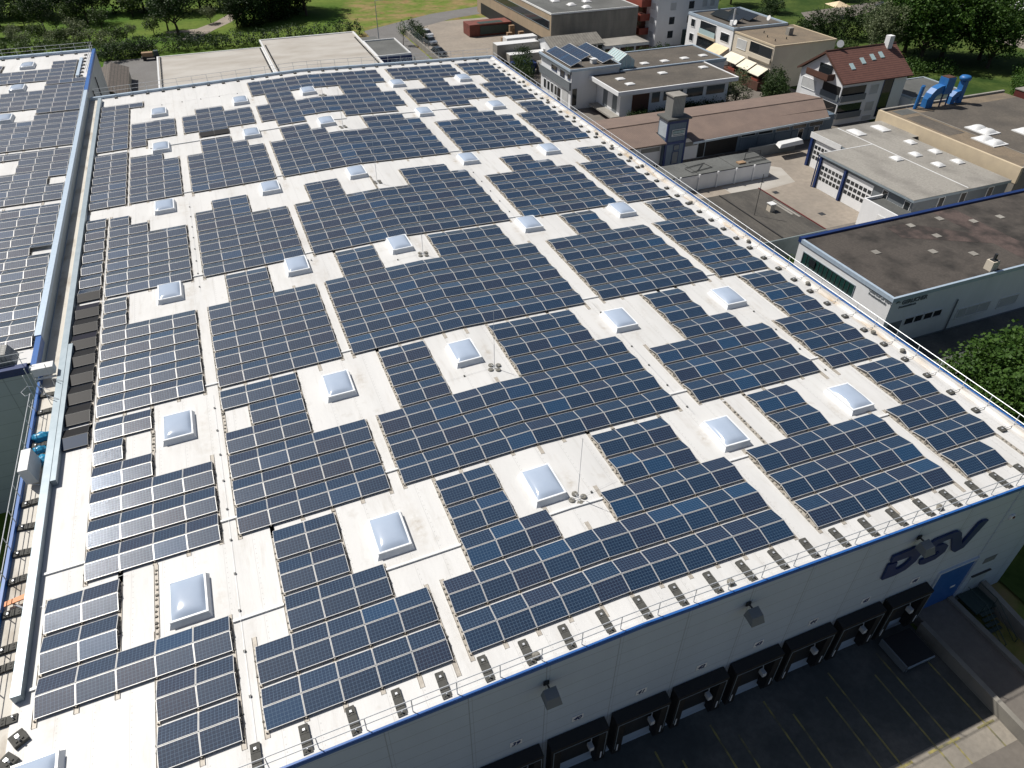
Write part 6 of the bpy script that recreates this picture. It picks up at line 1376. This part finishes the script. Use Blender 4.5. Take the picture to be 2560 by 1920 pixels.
hedge('hedge', 'clipped conifers beside the beige row house', [(100, 80), (104, 84), (106.5, 88.5)], 3.4, 5.0, M['thuja'], 7000, .26, 61)
hedge('hedge', 'garden shrubs and flower pots on the office terrace', [(98.5, 97), (101.5, 101), (103.6, 104.5)], 2.0, 1.9, M['leafdark'], 2500, .2, 62)
for k, (pts, w, h, m_) in enumerate((([(128, 84), (140, 90), (150, 86)], 5, 2.6, 'leafbright'), ([(146, 66), (160, 76), (172, 82)], 5, 2.8, 'leafbright'), ([(130, 70), (136, 78)], 3, 2.0, 'leafbright'), ([(122, 108), (132, 103), (142, 107)], 4, 2.6, 'leaf'), ([(176, 70), (184, 88)], 5, 3, 'leaf'))):
    hedge('shrubbery', 'rough green shrubs on the open ground beyond the tiled house, %s patch' % ORD[k+1], pts, w, h, M[m_], 6000, .28, 70+k)
for k, (x, y, s) in enumerate(((148.5, 93, 1.45), (157, 95, 1.35), (152.5, 101, 1.4), (163, 90.5, 1.25), (159, 85, 1.1))):
    put(bright, x, y, s, 'large bright green tree of the big clump behind the works, %s from the left' % ORD[1+[148.5, 152.5, 157, 159, 163].index(x)], 'large trees behind the works building')
wl = tree_proto('willow_tree', 'grey-green feathery willow left of the big bright trees', 'tree', None, M['leafgrey'], 9, 3, .3, round_lobes(4.4, 1.2, 8.5, 10, 81), 6500, .30, 81)
wl.location = (142.5, 98.5, ZG); wl.scale = (1.1, 1.1, 1.1)
for k, (x, y, s) in enumerate(((120, 146, .9), (128, 150, 1.0), (137, 153, .95), (147, 158, 1.0), (118, 128, .55), (126, 122, .5), (134, 128, .55), (142, 135, .6), (150, 146, .8), (178, 152, 1.0), (190, 150, 1.0), (200, 146, 1.1))):
    put(oak[k % 2], x, y, s, 'dark garden tree beyond the row houses, %s from the left at the upper edge' % ORD[1+sorted([120, 128, 137, 147, 118, 126, 134, 142, 150, 178, 190, 200]).index(x)], 'garden trees at the upper right')
cn = tree_proto('spruce_tree', 'bluish grey conifer beside the low office', 'tree', None, M['leafgrey'], 6, 2, .2, [(0, 0, 2.0, 2.6, 2.6, 1.6), (.3, .2, 3.6, 2.0, 2.0, 1.6), (0, -.2, 5.0, 1.3, 1.3, 1.4), (-1.4, .4, 2.4, 1.6, 1.6, 1.4)], 3800, .2, 83)
cn.location = (96.0, 85.2, ZG)
sc_ = tree_proto('street_tree', 'small young street tree on the lane by the yard wall', 'tree', None, M['leafbright'], 4, 2.2, .08, [(0, 0, 3.6, .9, .9, 1.4)], 500, .2, 84); sc_.location = (50.9, 148.5, ZG)
for k, (x, y, s, p) in enumerate(((64.0, 6.6, 1.35, 1), (68.5, 7.0, 1.5, 1), (73.5, 8.0, 1.4, 1), (66.0, 2.6, 1.5, 1), (71.6, 3.6, 1.6, 1), (62.3, 3.6, 1.2, 1), (60.4, 14.6, .7, 1), (63.8, 30.8, .8, 1))):
    put(bush1 if p else bush0, x, y, s, ['bright green bush nearest the workshop wall corner', 'tall bright green bush in the middle of the clump by the right railing', 'bright green bush at the right edge of the picture', 'bright green bush at the near end of the clump', 'bright green bush lowest at the right edge', 'small green bush against the right railing', 'low green bush squeezed between the hall and the workshop', 'green bush under the grey-green gable wall'][k], 'bushes in the side strip')
for k, (x, y, s) in enumerate(((85.2, 83.3, .9), (89.5, 81.5, .7), (82.2, 86, .1), (112, 122, .9), (75.5, 84, .9), (57.5, -10, 1.2), (54, -2, 1.3), (53.5, 4.5, 1.1), (56.5, -5.5, 1.2), (143.5, 119.5, 1.1), (139.5, 121.5, 1.0))):
    if s < .2: continue
    put(bush0, x, y, s, ['rounded bush in the shade of the office', 'pale bush in front of the brown shed', '', 'bush at the apartment tower entrance', 'bush beside the garage door of the office', 'dark shrub on the bank nearest the lower right', 'dark shrub on the bank by the hall corner', 'dark shrub between the hall corner and the bright bushes', 'dark shrub in the middle of the bank', 'clipped round shrub left of the thuja hedge', 'second clipped round shrub left of the thuja hedge'][k], 'small bushes')
